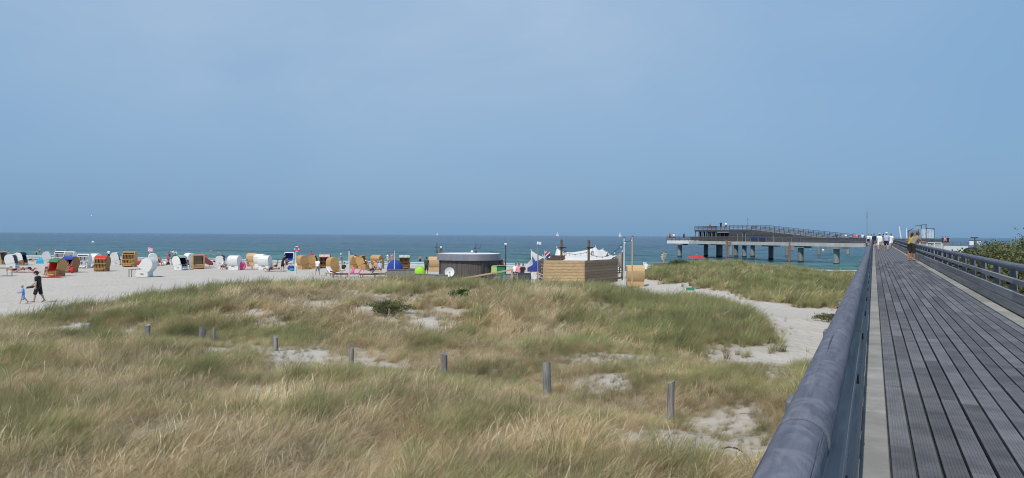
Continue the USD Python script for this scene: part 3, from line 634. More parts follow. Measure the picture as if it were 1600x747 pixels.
r2 += [bar(lp(s, 1.55, ZU + .2), lp(s, 1.55, ZU + 1.0), 0.09, 0.09, up=(1, 0, 0)) for s in np.linspace(S0, S1, 9)]
put('upper_railing', join(r2), 'dark_cladding', lounge)
# parapet of dark boards along the front edge, open mesh railing round the seaward end
for i, h in enumerate((0.08, 0.36, 0.64)):
    put('parapet_board', lbox(s_of(1139) - 2, s_of(1078), 0.10, 0.16, LZ + h, LZ + h + 0.26), 'brown_cladding', lounge)
    put('parapet_board', lbox(-3, s_of(1250), 0.10, 0.16, LZ + h, LZ + h + 0.26), 'dark_cladding', lounge)
pr = [bar(lp(s, 0.22, LZ), lp(s, 0.22, LZ + 1.02), 0.1, 0.1, up=(1, 0, 0)) for s in np.arange(-2, SC, 2.3)] + [bar(lp(-3, 0.2, LZ + 0.98), lp(SC, 0.2, LZ + 0.98), 0.12, 0.08)]
put('parapet_posts', join(pr), 'rail_wood', lounge)
e0, e1 = np.append(LC, LZ), np.append(LB, LZ); eb = np.append(LB + LN * 9.3 + LE, LZ); nr = []
for a, b in ((e0, e1), (e1, eb)):
    for h in np.linspace(0.15, 0.95, 6): nr.append(bar(a + [0, 0, h], b + [0, 0, h], 0.045))
    for t in np.linspace(0, 1, 6): nr.append(bar(a + (b - a) * t, a + (b - a) * t + [0, 0, 1.0], 0.08, up=(1, 0, 0)))
put('end_railing', join(nr), 'brown_cladding', lounge)
for px, y0 in ((1152, 366), (1160.5, 365), (1164.5, 365), (1208, 368)):
    s = s_of(px, 1.3); put('wall_pole', tube(lp(s, 1.3, LZ), lp(s, 1.3, z_at(px, y0, 1.3)), 0.07), 'steel', lounge)
s = s_of(1162.5, 1.4); put('door', lbox(s - 0.4, s + 0.4, 1.38, 1.42, LZ + 0.01, LZ + 2.1), 'dark_under', lounge)
put('banner', lbox(s_of(1196, .9), s_of(1171, .9), 0.9, 0.93, z_at(1180, 375.5, 0.9), z_at(1180, 370.3, 0.9)), 'navy_cloth', lounge)
s = s_of(1168, 5); put('mast', join([tube(lp(s, 5, 5), lp(s, 5, z_at(1168, 341, 5)), 0.07), tube(lp(s, 5, z_at(1168, 342.5, 5)), lp(s, 5, z_at(1168, 341, 5)), 0.17), tube(lp(s, 5, z_at(1168, 350, 5)), lp(s, 5, z_at(1168, 348.6, 5)), 0.16)]), 'steel', lounge)

# a tall thin flagpole where the boardwalk meets the sea bridge
p = at(1354.3, 372, 128); fp = thing('flagpole', 'tall thin bare flagpole standing on the pier at the end of the boardwalk', 'flagpole', (p[0], p[1], 3.7))
h = at(1354.3, 329.5, 128)[2] - 3.7
put('pole', tube((0, 0, -0.6), (0, 0, h), 0.10, 0.05), 'steel', fp); put('fitting', tube((0, 0, h * 0.80), (0, 0, h * 0.94), 0.12), 'steel', fp); put('foot_plate', tube((0, 0, -0.25), (0, 0, 0.3), 0.2), 'dark_steel', fp)

# platform to the right of the boardwalk's end, with railings
pl0 = pier_xy(131, 1.0); plat = thing('pier_platform', 'broad pier platform at the far right end of the boardwalk with dark railing', 'pier')
q = sg.Polygon([at(1356, 400, 131)[:2], at(1473, 400, 131)[:2], at(1473, 400, 150)[:2], at(1340, 400, 150)[:2]])
m = trimesh.creation.extrude_polygon(q, 0.6, engine='earcut'); m.apply_translation([0, 0, 3.70 - 0.62]); put('deck_slab', m, 'pier_concrete', plat)
a, b = at(1394, 400, 131.5), at(1472, 400, 131.5)
for h in (0.1, 0.4, 0.7): put('parapet_board', bar((a[0], a[1], 3.7 + h + .12), (b[0], b[1], 3.7 + h + .12), 0.06, 0.25), 'dark_cladding', plat)
put('top_rail', bar((a[0], a[1], 4.74), (b[0], b[1], 4.74), 0.16, 0.12), 'rail_wood', plat)
for t in np.linspace(0, 1, 6):
    c = a + (b - a) * t; put('post', bar((c[0], c[1] + .1, 3.65), (c[0], c[1] + .1, 4.7), 0.12, up=(1, 0, 0)), 'rail_wood', plat)
for px in (1385, 1430, 1465):
    for d in (134, 147):
        c = at(px, 400, d); put('column', tube((c[0], c[1], -2.5), (c[0], c[1], 3.1), 0.45, n=14), 'column_concrete', plat, smooth=40)
jet = thing('side_jetty', 'low narrow jetty with a rail stretching right from the pier platform', 'jetty')
a, b = at(1472, 400, 133), at(1524, 400, 133)
put('deck', bar((a[0], a[1] + 1, 3.25), (b[0], b[1] + 1, 3.25), 3.0, 0.35), 'column_concrete', jet)
for h in (3.75, 4.15): put('rail', bar((a[0], a[1] - .4, h), (b[0], b[1] - .4, h), 0.08), 'rail_wood', jet)
for t in np.linspace(0.05, 0.97, 5):
    c = a + (b - a) * t; put('post', bar((c[0], c[1] - .4, 3.2), (c[0], c[1] - .4, 4.18), 0.1, up=(1, 0, 0)), 'rail_wood', jet); put('pile', tube((c[0], c[1] + 1, -2.5), (c[0], c[1] + 1, 3.1), 0.25), 'column_concrete', jet)

# climbing frame of poles and nets on the platform
cf = thing('climbing_frame', 'climbing frame of thin poles, nets and a woven cabin on the pier platform', 'playground')
def cfp(px, py, d=140.0): return at(px, py, d)
for px, y0, d in ((1419, 360, 139), (1435.5, 358, 139), (1439.5, 352.5, 142), (1447, 351, 142), (1459.5, 356.5, 141), (1448, 356, 139)):
    a, b = cfp(px, 378, d), cfp(px, y0, d); a[2] = 3.7; put('pole', tube(a, b, 0.07), 'dark_steel', cf)
for (p, q) in (((1418, 361.5, 139), (1427, 357, 139)), ((1430, 352.7, 142), (1440, 352.5, 142)), ((1439, 351.5, 142), (1448, 351, 142)), ((1447.5, 356.6, 141), (1460, 357.6, 141))): put('top_bar', bar(cfp(*p), cfp(*q), 0.14, 0.10), 'dark_steel', cf)
plain('net_rope', (0.22, 0.20, 0.20), 0.9)
def net(p0, p1, q0, q1, n, m):
    out = []
    for t in np.linspace(0, 1, n): out.append(tube(p0 + (p1 - p0) * t, q0 + (q1 - q0) * t, 0.03, n=4))
    for t in np.linspace(0, 1, m): out.append(tube(p0 + (q0 - p0) * t, p1 + (q1 - p1) * t, 0.03, n=4))
    return join(out)
put('cabin_net', net(cfp(1419, 376, 139), cfp(1435, 376, 139), cfp(1420, 360.5, 139), cfp(1435, 359.5, 139), 13, 13), 'net_rope', cf)
put('cabin_back', net(cfp(1421, 376, 142), cfp(1436, 376, 142), cfp(1421, 360.5, 142), cfp(1436, 359.5, 142), 12, 12), 'net_rope', cf)
put('climbing_net', net(cfp(1440, 371, 141), cfp(1459, 372, 141), cfp(1440, 358, 141), cfp(1459, 360, 141), 9, 8), 'white_paint', cf)
plain('blue_board', (0.015, 0.10, 0.40), 0.5)
a = cfp(1440.5, 376, 138); bb = thing('blue_panel', 'bright blue panel on the pier platform in front of the climbing frame', 'panel', (a[0], a[1], 3.7)); put('board', bevbox(-0.33, 0.33, -0.04, 0.04, 0.45, 1.05), 'blue_board', bb); put('leg', box(-0.28, -0.22, -.03, .03, 0, .45), 'dark_steel', bb); put('leg', box(0.22, 0.28, -.03, .03, 0, .45), 'dark_steel', bb)
for px0, px1, y0, lab in ((1409.5, 1405, 354, 'leaning white pole, left of two on the pier platform'), (1417.5, 1416.3, 357, 'upright white pole, right of two beside the climbing frame')):
    a, b = cfp(px0, 376, 136), cfp(px1, y0, 136); a[2] = 3.7
    t = thing('white_pole', lab, 'pole'); put('pole', tube(a, b, 0.10, 0.07), 'white_paint', t); put('foot', tube(a - [0, 0, .05], a + [0, 0, .15], 0.18), 'dark_steel', t)

# pale steel railing of the steps beside the boardwalk, the panels and dark cover beyond the right railing
gr = thing('steel_railing', 'pale galvanised railing of a side ramp just beyond the right boardwalk railing', 'railing')
plain('pale_steel', (0.55, 0.60, 0.60), 0.5)
a, b = at(1437, 378.3, 62), at(1471, 379.6, 62); put('top_rail', bar(a, b, 0.07), 'pale_steel', gr); put('low_rail', bar(a - [0, 0, .35], b - [0, 0, .35], 0.05), 'pale_steel', gr)
for t in np.linspace(0, 1, 4):
    c = a + (b - a) * t; put('post', bar(c, (c[0], c[1], hz(c[0], c[1]) - .1), 0.09, up=(1, 0, 0)), 'pale_steel', gr)
a, b = at(1474, 384.0, 66), at(1512, 384.5, 66); put('ramp_side', bar(a - [0, 0, .22], b - [0, 0, .22], 0.12, 0.42), 'pale_steel', gr)
for t in (0.02, 0.35, 0.68, 0.98):
    c = a + (b - a) * t; put('post', bar(c - [0, 0, .3], (c[0], c[1], hz(c[0], c[1]) - .1), 0.12, up=(1, 0, 0)), 'pale_steel', gr)
a = stand(1523, 58); lm = thing('panel_post', 'post with two white square panels and a dark lamp head beyond the right railing', 'lamp post', a)
top = at(1523, 371.5, 58)[2] - a[2]; pz = at(1523, 380, 58)[2] - a[2]
put('pole', tube((0, 0, -.2), (0, 0, top), 0.04), 'dark_steel', lm); put('lamp_head', bevbox(-0.28, 0.22, -.08, .08, top - .03, top + .05), 'dark_steel', lm)
put('cross_arm', bar((-0.4, 0, pz + .2), (0.4, 0, pz + .2), 0.05), 'dark_steel', lm)
for x in (-0.29, 0.29): put('panel', bevbox(x - .155, x + .155, -.09, -.03, pz - .15, pz + .16, .01), 'white_paint', lm)
plain('black_tarp', (0.010, 0.011, 0.016), 0.55)
a = at(1519, 392, 40); a = np.array([a[0], a[1], hz(a[0], a[1])]); top = at(1519, 387, 40)[2] - a[2]
tc = thing('covered_stand', 'black tarpaulin cover on a stand beyond the right railing below the panels', 'cover', a)
cv_ = sphere((0, 0, top - .14), 0.42, 2, (1.0, .8, .38)); n_ = np.array(cv_.vertices); cv_.vertices = n_ + 0.05 * (noise(n_ * 5)[:, None] - .5); put('tarpaulin', cv_, 'black_tarp', tc, smooth=50)
for x in (-.3, .3): put('leg', tube((x, 0, -.1), (x, 0, top - .1), .04), 'dark_steel', tc)
# ================================================================ hooded beach chairs
def wicker(name, c1, c2):
    usdkit.material(stage, L + name, {
        'tc': ('texture_coordinate', {}), 'w1': ('wave_texture', dict(scale=9.0, bands_direction='z', distortion=1.0)), 'w2': ('wave_texture', dict(scale=7.0, bands_direction='x', distortion=1.0)),
        'm': ('math', dict(math_type='multiply')), 'o': ('noise_texture', dict(scale=2.2, detail=4.0)), 'a': ('math', dict(math_type='multiply_add', value2=0.6)), 'mx': ('mix', dict(color1=c1, color2=c2)),
        'b': ('bump', dict(strength=0.6, distance=0.015)), 'p': ('principled_bsdf', dict(roughness=0.65, specular_ior_level=0.3))},
        [('tc.object', 'w1.vector'), ('tc.object', 'w2.vector'), ('w1.fac', 'm.value1'), ('w2.fac', 'm.value2'), ('tc.object', 'o.vector'), ('o.fac', 'a.value1'), ('m.value', 'a.value3'), ('a.value', 'mx.fac'),
         ('mx.color', 'p.base_color'), ('m.value', 'b.height'), ('b.normal', 'p.normal')], surface='p.BSDF')
wicker('wicker_white', (0.60, 0.60, 0.58), (0.82, 0.82, 0.80)); wicker('wicker_tan', (0.34, 0.185, 0.065), (0.60, 0.38, 0.165)); wicker('wicker_pale', (0.42, 0.27, 0.13), (0.64, 0.45, 0.25)); wicker('wicker_brown', (0.20, 0.095, 0.035), (0.40, 0.215, 0.09))
def stripes(name, c1, c2, scale=3.2, d='x'):
    usdkit.material(stage, L + name, {'tc': ('texture_coordinate', {}), 'w': ('wave_texture', dict(scale=scale, bands_direction=d)), 'r': ('math', dict(math_type='greater_than', value2=0.5)), 'mx': ('mix', dict(color1=c1, color2=c2)), 'p': ('principled_bsdf', dict(roughness=0.85))},
                    [('tc.object', 'w.vector'), ('w.fac', 'r.value1'), ('r.value', 'mx.fac'), ('mx.color', 'p.base_color')], surface='p.BSDF')
stripes('stripe_red', (0.75, 0.72, 0.70), (0.38, 0.03, 0.03)); stripes('stripe_green', (0.70, 0.72, 0.68), (0.02, 0.13, 0.07)); stripes('stripe_blue', (0.70, 0.72, 0.74), (0.03, 0.06, 0.25)); stripes('stripe_grey', (0.6, 0.6, 0.6), (0.20, 0.21, 0.23)); stripes('stripe_darkgreen', (0.02, 0.12, 0.06), (0.03, 0.03, 0.03))
plain('cloth_red', (0.55, 0.025, 0.02), 0.85); plain('cloth_green', (0.02, 0.20, 0.085), 0.85); plain('cloth_blue', (0.015, 0.05, 0.28), 0.85); plain('cloth_navy', (0.012, 0.02, 0.06), 0.85); plain('cloth_darkred', (0.14, 0.02, 0.02), 0.85); plain('cloth_grey', (0.25, 0.26, 0.28), 0.85)
plain('cloth_turq', (0.02, 0.30, 0.48), 0.7); plain('cloth_pink', (0.72, 0.10, 0.28), 0.6); plain('cloth_lime', (0.30, 0.62, 0.03), 0.8); plain('cloth_white', (0.75, 0.75, 0.74), 0.85); plain('cloth_black', (0.012, 0.012, 0.014), 0.85); plain('cloth_beige', (0.36, 0.30, 0.20), 0.85)
plain('emblem_blue', (0.02, 0.10, 0.34), 0.6)
mottled('brown_wood', (0.10, 0.055, 0.03), (0.20, 0.115, 0.06), scale=4.0, rough=0.75, stretch=(3, 3, 0.5)); mottled('pale_timber', (0.40, 0.27, 0.14), (0.56, 0.41, 0.24), scale=5.0, rough=0.8, stretch=(0.6, 4, 4), isl=0.14); mottled('grey_timber', (0.17, 0.155, 0.14), (0.29, 0.265, 0.24), scale=5.0, rough=0.85, stretch=(0.6, 4, 4), isl=0.15)

HOOD_OUT = [(0.40, 0.60), (0.42, 1.22), (0.34, 1.52), (0.16, 1.64), (-0.10, 1.66), (-0.32, 1.58), (-0.47, 1.42), (-0.545, 1.18), (-0.56, 0.90), (-0.52, 0.68), (-0.44, 0.60)]
HOOD_IN = [(0.60, 0.52), (0.60, 1.30), (0.40, 1.46), (0.14, 1.57), (-0.09, 1.59), (-0.28, 1.52), (-0.41, 1.38), (-0.48, 1.17), (-0.49, 0.92), (-0.45, 0.52)]
def _hood():
    out = man(extr(HOOD_OUT, -0.64, 0.64)); inn = man(extr(HOOD_IN, -0.58, 0.58)); return tri(out - inn)
def _base():
    b = man(box(-.62, .62, -.46, .44, 0.04, 0.66)); c = man(box(-.53, .53, -.36, .60, 0.42, 0.9)); d = man(box(-.50, .50, 0.10, .60, 0.10, 0.30)); return tri(b - c - d)
HOOD, BASE = _hood(), _base()
def tilt(m, deg): return rot(m, [1, 0, 0], deg, [0, -0.10, 0.62])
CHAIRS = []
def beach_chair(px, py, facing, label, wick, lining, awning=None, lean=14, scale=1.0, emblem=False, depth=None, group=None, base=None, lattice=None):
    """facing: bearing of its opening; 180 looks at the camera, 90 to the right."""
    g = ground(px, py) if depth is None else stand(px, depth)
    t = thing('beach_chair', label, 'beach chair', g - [0, 0, .02], -facing, group or 'hooded beach chairs on the sand', scale=scale)
    bs = put('base', BASE.copy(), base or wick, t)
    hd = put('hood', tilt(HOOD.copy(), lean), wick, t, smooth=25)
    lin = tri(man(extr([(0.36, 0.66), (0.36, 1.30), (0.28, 1.46), (0.13, 1.56), (-0.08, 1.58), (-0.27, 1.51), (-0.40, 1.37), (-0.47, 1.17), (-0.48, 0.92), (-0.44, 0.60)], -0.575, 0.575)) - man(extr([(0.7, 0.45), (0.7, 1.30), (0.28, 1.42), (0.12, 1.53), (-0.07, 1.55), (-0.25, 1.48), (-0.37, 1.35), (-0.44, 1.16), (-0.45, 0.92), (-0.41, 0.45)], -0.55, 0.55)))
    put('lining', tilt(lin, lean), lining, hd, smooth=25)
    put('backrest', rot(bevbox(-.52, .52, -.40, -.30, .50, 1.15, .03), [1, 0, 0], lean + 4, [0, -.35, .5]), lining, t)
    for a, b in ((-.515, -.005), (.005, .515)): put('seat_cushion', bevbox(a, b, -.34, .40, .425, .53, .03), lining, t)
    for x in (-.565, .565): put('armrest', bevbox(x - .06, x + .06, -.30, .50, .662, .71, .012), 'brown_wood', t)
    put('footrest', bevbox(-.46, .46, .30, .62, .12, .26, .02), wick, t)
    for x in (-.655, .655): put('handle', join([bar((x, -.12, .30), (x, .12, .30), .03), bar((x * .97, -.12, .30), (x, -.12, .30), .03), bar((x * .97, .12, .30), (x, .12, .30), .03)]), 'brown_wood', bs)
    if lattice:
        for x in np.linspace(-.54, .54, 8): put('lattice_slat', tilt(bar((x, .425, .20), (x, .425, 1.36), .05, .03, up=(1, 0, 0)), lean * .4), lattice, t)
        for z in (.30, .78, 1.30): put('lattice_rail', tilt(bar((-.60, .455, z), (.60, .455, z), .03, .07), lean * .4), lattice, t)
    if awning:
        arc = [(0.02, 1.68), (0.26, 1.62), (0.44, 1.47), (0.53, 1.25)]
        m = extr(arc + [(y - .03, z - .03) for y, z in arc[::-1]], -.66, .66); put('awning', tilt(m, lean), awning, hd)
    if emblem:
        th = np.linspace(0, 1, 14); up = [(-.30 + .62 * q, .36 + .20 * math.sin(q * 2.6) ** 1.5 * (1 - .4 * q)) for q in th]; lo = [(x, z - .012 - .09 * math.sin(math.pi * q)) for (x, z), q in zip(up, th)]
        e = trimesh.creation.extrude_polygon(sg.Polygon(up + lo[::-1]).buffer(0), .008, engine='earcut'); v = np.array(e.vertices); e.vertices = np.stack([-v[:, 0], -.461 - v[:, 2], v[:, 1]], 1)
        if e.volume < 0: e.invert()
        put('emblem', e, 'emblem_blue', bs)
    return t
BC = beach_chair
BC(3, 413, 95, 'tan wicker hooded beach chair cut off by the left edge of the photo', 'wicker_tan', 'cloth_grey')
BC(20, 420, 75, 'white hooded chair near the left edge with blue wave emblem and dark opening', 'wicker_white', 'stripe_grey', emblem=True)
BC(34, 414.5, 80, 'white hooded chair with dark blue awning and brown base, third from the left edge', 'wicker_white', 'cloth_navy', 'cloth_navy', base='wicker_brown')
BC(75, 412.5, 60, 'white hooded chair right above the turquoise beach shelter', 'wicker_white', 'cloth_grey', emblem=True)
BC(94, 412.0, 175, 'white hooded chair half hidden behind the green awning chair', 'wicker_white', 'stripe_grey', lattice='wicker_white')
BC(109, 412.5, 180, 'white hooded chair directly behind the blue awning chair', 'wicker_white', 'stripe_grey', lattice='wicker_white')
BC(88, 432, 205, 'tan wicker hooded chair with green awning and red seat facing the viewer', 'wicker_tan', 'cloth_red', 'cloth_green', base='wicker_brown')
BC(109, 426, 195, 'dark wicker hooded chair with blue awning and two people in it', 'wicker_brown', 'cloth_blue', 'cloth_blue')
BC(130.5, 419, 178, 'white hooded chair closed by a lattice, between the blue and the red awning', 'wicker_white', 'stripe_grey', lattice='wicker_white')
BC(151, 418, 25, 'white hooded chair partly behind the chair with the red awning', 'wicker_white', 'cloth_turq')
BC(159, 424, 180, 'brown wicker hooded chair with a red cloth awning facing the viewer', 'wicker_brown', 'wicker_brown', 'cloth_red', lattice='wicker_tan')
BC(182, 414, 70, 'white and grey hooded chair left of the orange brown wooden chair', 'wicker_white', 'stripe_grey')
BC(202, 417, 175, 'orange brown wicker hooded chair without awning, right of the red awning chair', 'wicker_tan', 'wicker_brown', scale=1.12, lattice='wicker_tan')
BC(226, 433, 265, 'big white hooded chair leaning back in front, opening to the left beside a brown table', 'wicker_white', 'stripe_grey', lean=34, scale=1.12)
BC(241, 416, 60, 'white and tan hooded chair behind the big leaning white chair', 'wicker_white', 'cloth_grey', base='wicker_tan')
BC(283, 422, 100, 'white hooded chair with green striped awning and dark seat on its right', 'wicker_white', 'cloth_navy', 'stripe_green', lean=20)
BC(298, 416, 40, 'white hooded chair behind the green striped awning', 'wicker_white', 'stripe_grey')
BC(310, 420, 150, 'tan wicker hooded chair under the red parasol', 'wicker_tan', 'cloth_beige')
BC(347.5, 421, 75, 'white hooded chair with a dark raised awning on its right, beside the kneeling couple', 'wicker_white', 'cloth_navy', 'cloth_navy', lean=20)
BC(368, 422, 15, 'white hooded chair with a wave emblem just left of the pink ring', 'wicker_white', 'stripe_grey', emblem=True)
BC(396, 415.5, 20, 'pale tan hooded chair seen from behind between two white ones', 'wicker_pale', 'cloth_grey')
BC(415, 422, 12, 'white hooded chair with a wave emblem in front of the pale tan chair', 'wicker_white', 'stripe_grey', emblem=True)
BC(408, 418, 20, 'white hooded chair close behind the left side of the emblem chair', 'wicker_white', 'stripe_grey')
BC(452, 412, 175, 'white hooded chair with blue inside facing the viewer, left of the lifebuoy post', 'wicker_white', 'cloth_blue')
BC(474, 421, 50, 'tan hooded chair with white top and a white towel, right of the lifebuoy post', 'wicker_tan', 'cloth_turq')
BC(491, 420, 85, 'tan hooded chair with a person in red standing at its left', 'wicker_tan', 'cloth_green')
BC(507.5, 419, 178, 'hooded chair with red and white striped awning facing the viewer', 'wicker_brown', 'cloth_darkred', 'stripe_red', lattice='brown_wood')
BC(521, 426, 55, 'large tan hooded chair in front of and right of the red striped awning', 'wicker_tan', 'cloth_grey', lean=8)
BC(555, 420, 60, 'tan hooded chair right behind the light pole with the string lights', 'wicker_tan', 'cloth_darkred')
BC(568.5, 421, 100, 'tan hooded chair with slanted hood, right one of the pair behind the light pole', 'wicker_tan', 'cloth_beige', lean=26)
BC(590.5, 419.5, 25, 'tan hooded chair with a rounded back just left of the blue beach tent', 'wicker_tan', 'cloth_grey', lean=18)
BC(632, 420, 178, 'hooded chair with green and white striped awning right of the blue beach tent', 'wicker_brown', 'wicker_brown', 'stripe_green', lattice='brown_wood')
BC(679, 424, 0, 'pale orange hooded chair half hidden by the round kiosk', 'wicker_pale', 'cloth_red')
BC(992.5, 438, 2, 'big tan hooded chair seen from behind, right of the timber screen', 'wicker_pale', 'cloth_grey', lean=20, depth=58, scale=1.0)
BC(938, 432, 185, 'hooded chair with yellow awning behind the grey part of the timber screen', 'wicker_tan', 'cloth_grey', depth=72) if False else None

# ================================================================ other beach things
def dome_tent(px, py, w, h, mat, label, name='beach_tent', cat='tent', facing=0, cut=0.15):
    g = ground(px, py); t = thing(name, label, cat, g, -facing); n = 14
    a = np.linspace(0, np.pi, n); b = np.linspace(0, np.pi / 2, 8); V = []
    for j in b:
        for i in a: V.append((w / 2 * math.cos(i), -w * .42 * math.sin(j) * abs(math.sin(i)) ** .7 + .1, h * math.sin(i) ** .85 * math.cos(j) ** .6))
    V = np.array(V); F = []
    for j in range(7):
        for i in range(n - 1): F += [[j * n + i, j * n + i + 1, (j + 1) * n + i + 1], [j * n + i, (j + 1) * n + i + 1, (j + 1) * n + i]]
    sh = trimesh.Trimesh(V, F, process=False); put('shell', sh, mat, t, smooth=60)
    put('front_pole', wire([(w / 2 * math.cos(i), .11, h * math.sin(i) ** .85) for i in a], .018), 'dark_steel', t)
    put('groundsheet', box(-w / 2, w / 2, -w * .3, .35, .0, .03), 'cloth_grey', t); return t
dome_tent(70, 412, 2.1, .95, 'cloth_turq', 'low turquoise beach shelter left of the green awning chair')
dome_tent(617, 421.5, 1.85, 1.15, 'cloth_blue', 'bright blue dome beach tent behind the string light pole')
dome_tent(656, 430.5, 1.15, .92, 'cloth_lime', 'lime green pop up tent left of the man in dark green')
def parasol(px, py_base, py_top, w, mat, label, depth=None, tilt_=0):
    g = ground(px, py_base) if depth is None else stand(px, depth); t = thing('parasol', label, 'parasol', g, 0, 'red parasols')
    h = at(px, py_top, g[1])[2] - g[2]
    put('pole', tube((0, 0, -.2), (0, 0, h - .03), .025), 'pale_steel', t)
    n = 8; ang = np.linspace(0, 2 * np.pi, n, endpoint=False); V = [(0, 0, h)]; F = []
    for k, (rr, zz) in enumerate(((.35, -.06), (.7, -.20), (1.0, -.42))):
        for i in range(16):
            q = 2 * np.pi * i / 16; d = 1 - (.05 if i % 2 else 0) * (k + 1) / 3; V.append((w / 2 * rr * d * math.cos(q), w / 2 * rr * d * math.sin(q), h + zz * w / 2 * .8))
    for i in range(16):
        j = (i + 1) % 16; F.append([0, 1 + i, 1 + j])
        for k in range(2): a, b = 1 + 16 * k, 17 + 16 * k; F += [[a + i, b + i, b + j], [a + i, b + j, a + j]]
    m = trimesh.Trimesh(np.array(V), F, process=False); put('canopy', m, mat, t)
    for i in range(8): q = 2 * np.pi * i / 8; put('rib', bar((0, 0, h - .04), (w / 2 * .97 * math.cos(q), w / 2 * .97 * math.sin(q), h - .42 * w / 2 * .8 - .01), .018), 'pale_steel', t)
    put('tip', tube((0, 0, h - .02), (0, 0, h + .10), .02), 'pale_steel', t); return t
parasol(314.5, 419, 397.0, 1.75, 'cloth_red', 'red parasol standing between the white and the tan hooded chairs')
parasol(1088, 420, 398.3, 2.15, 'cloth_red', 'red parasol standing behind the far dune in front of the sea bridge', depth=88)
g = ground(234, 413); t = thing('striped_flag', 'small pink and white flag on a pole above the big leaning white chair', 'flag', g); h = at(233, 386.5, g[1])[2] - g[2]
put('pole', tube((0, 0, -.2), (0, 0, h), .03), 'pale_steel', t); plain('flag_pink', (0.70, 0.28, 0.36), .8)
def cloth(w, hh, seed, n=8):
    x = np.linspace(0, 1, n); X, Z = np.meshgrid(x, x, indexing='ij'); Y = .12 * w * np.sin(X * 5 + Z * 1.5 + seed) * X; v = np.stack([X * w, Y, Z * hh - .12 * w * X], -1).reshape(-1, 3); i = (np.arange(n - 1)[:, None] * n + np.arange(n - 1)).ravel()
    return trimesh.Trimesh(v, np.vstack([np.stack([i, i + n, i + n + 1], 1), np.stack([i, i + n + 1, i + 1], 1)]), process=False)
stripes('flag_stripe', (.78, .74, .74), (.66, .16, .26), 1.4, 'z'); m = cloth(.62, .5, 1); m.apply_translation([-.25, 0, h - .52]); put('cloth', m, 'flag_stripe', t)
# folded red paddle board leaning, pink ring, bags, towels
g = ground(319, 417); t = thing('paddle_board', 'dark red paddle board propped at a slant under the red parasol', 'board', g)
th = np.linspace(0, 2 * np.pi, 28, endpoint=False); ov = sg.Polygon([(1.25 * np.sign(math.cos(a)) * abs(math.cos(a)) ** .8, .34 * math.sin(a)) for a in th]); m = trimesh.creation.extrude_polygon(ov, .10, engine='earcut'); m.apply_translation([0, 0, -.05])
rot(m, [1, 0, 0], 62); rot(m, [0, 1, 0], 27); m.apply_translation([0, 0, .86]); put('board', m, 'cloth_darkred', t); put('stand', join([tube((-.6, .05, -.1), (-.6, .05, 1.05), .03), tube((.6, .1, -.1), (.6, .1, .5), .03)]), 'brown_wood', t)
g = ground(378.5, 422); t = thing('pink_ring', 'bright pink inflatable ring standing upright beside the emblem chair', 'inflatable', g)
m = trimesh.creation.torus(.30, .13, 18, 10); rot(m, [1, 0, 0], 90); rot(m, [0, 0, 1], 35); m.vertices = np.array(m.vertices) * [1, 1, 1.1] + [0, 0, .46]; put('tube', m, 'cloth_pink', t, smooth=60); m = tube((0, -.02, .46), (0, .02, .46), .24, n=14); m.vertices = m.vertices; put('seat', rot(m, [0, 0, 1], 35), 'cloth_pink', t)
def soft_bag(px, py, s, mat, label, name='beach_bag', cat='bag'):
    g = ground(px, py); t = thing(name, label, cat, g); m = sphere((0, 0, 0), 1, 2); v = np.array(m.vertices); v = np.sign(v) * np.abs(v) ** .8 * np.array(s) / 2; v[:, 2] += s[2] / 2; v += .06 * (noise(v * 6 + px)[:, None] - .5); m.vertices = v; put('body', m, mat, t, smooth=60)
    put('strap', wire([(s[0] * .3 * math.cos(a), 0, s[2] * .92 + .14 * math.sin(a)) for a in np.linspace(0, np.pi, 7)], .015), 'cloth_black', t); return t
soft_bag(454.5, 422, (.75, .5, .50), 'cloth_blue', 'bright blue beach bag beside the dark clothed man at the lifebuoy post')
soft_bag(456, 423.5, (.55, .4, .28), 'cloth_turq', 'small turquoise beach bag in front of the bright blue bag')
soft_bag(256, 414, (1.1, .5, .42), 'cloth_white', 'white bulky bag behind the sunbather right of the big leaning chair')
soft_bag(262, 414, (.5, .4, .40), 'cloth_black', 'black bag at the feet of the person in red')
soft_bag(217, 414, (.8, .5, .6), 'cloth_red', 'red beach bag between the orange brown chair and the big white chair')
soft_bag(113, 427, (.42, .35, .62), 'cloth_red', 'red cool box in front of the blue awning chair', 'cool_box', 'cool box')
def towel(px, py, w, l, mat, label, rz=0):
    g = ground(px, py); t = thing('towel', label, 'towel', g + [0, 0, .01], rz, 'towels on the sand'); m = grid(np.linspace(-w / 2, w / 2, 12), np.linspace(-l / 2, l / 2, 12), lambda X, Y: height(X + g[0], Y + g[1]) - g[2] + .03 + .03 * noise(np.stack([X * 3, Y * 3, 0 * X + px], -1))); put('cloth', m, mat, t, smooth=True)
towel(80, 433.5, 2.2, 1.1, 'cloth_red', 'red towel on the sand in front of the green awning chair'); towel(398, 421, 1.9, .9, 'stripe_blue', 'blue striped towel between pink ring and emblem chair'); towel(430, 424.5, 2.4, .9, 'stripe_grey', 'grey striped towel under the sunbather left of the lifebuoy post')
towel(40, 426, 3.0, 1.0, 'cloth_pink', 'pink towel under the two sunbathers near the left edge'); towel(550, 419, .8, .5, 'cloth_green', 'green towel behind the light pole')
def table(px, py, label, w=.9, d=.6, h=.6, mat='brown_wood', name='table', cat='table'):
    g = ground(px, py); t = thing(name, label, cat, g)
    put('tabletop', bevbox(-w / 2, w / 2, -d / 2, d / 2, h - .04, h, .008), mat, t)
    for x in (-1, 1):
        for y in (-1, 1): put('leg', bar((x * (w / 2 - .05), y * (d / 2 - .05), -.04), (x * (w / 2 - .05), y * (d / 2 - .05), h - .04), .05, up=(1, 0, 0)), mat, t)
    return t
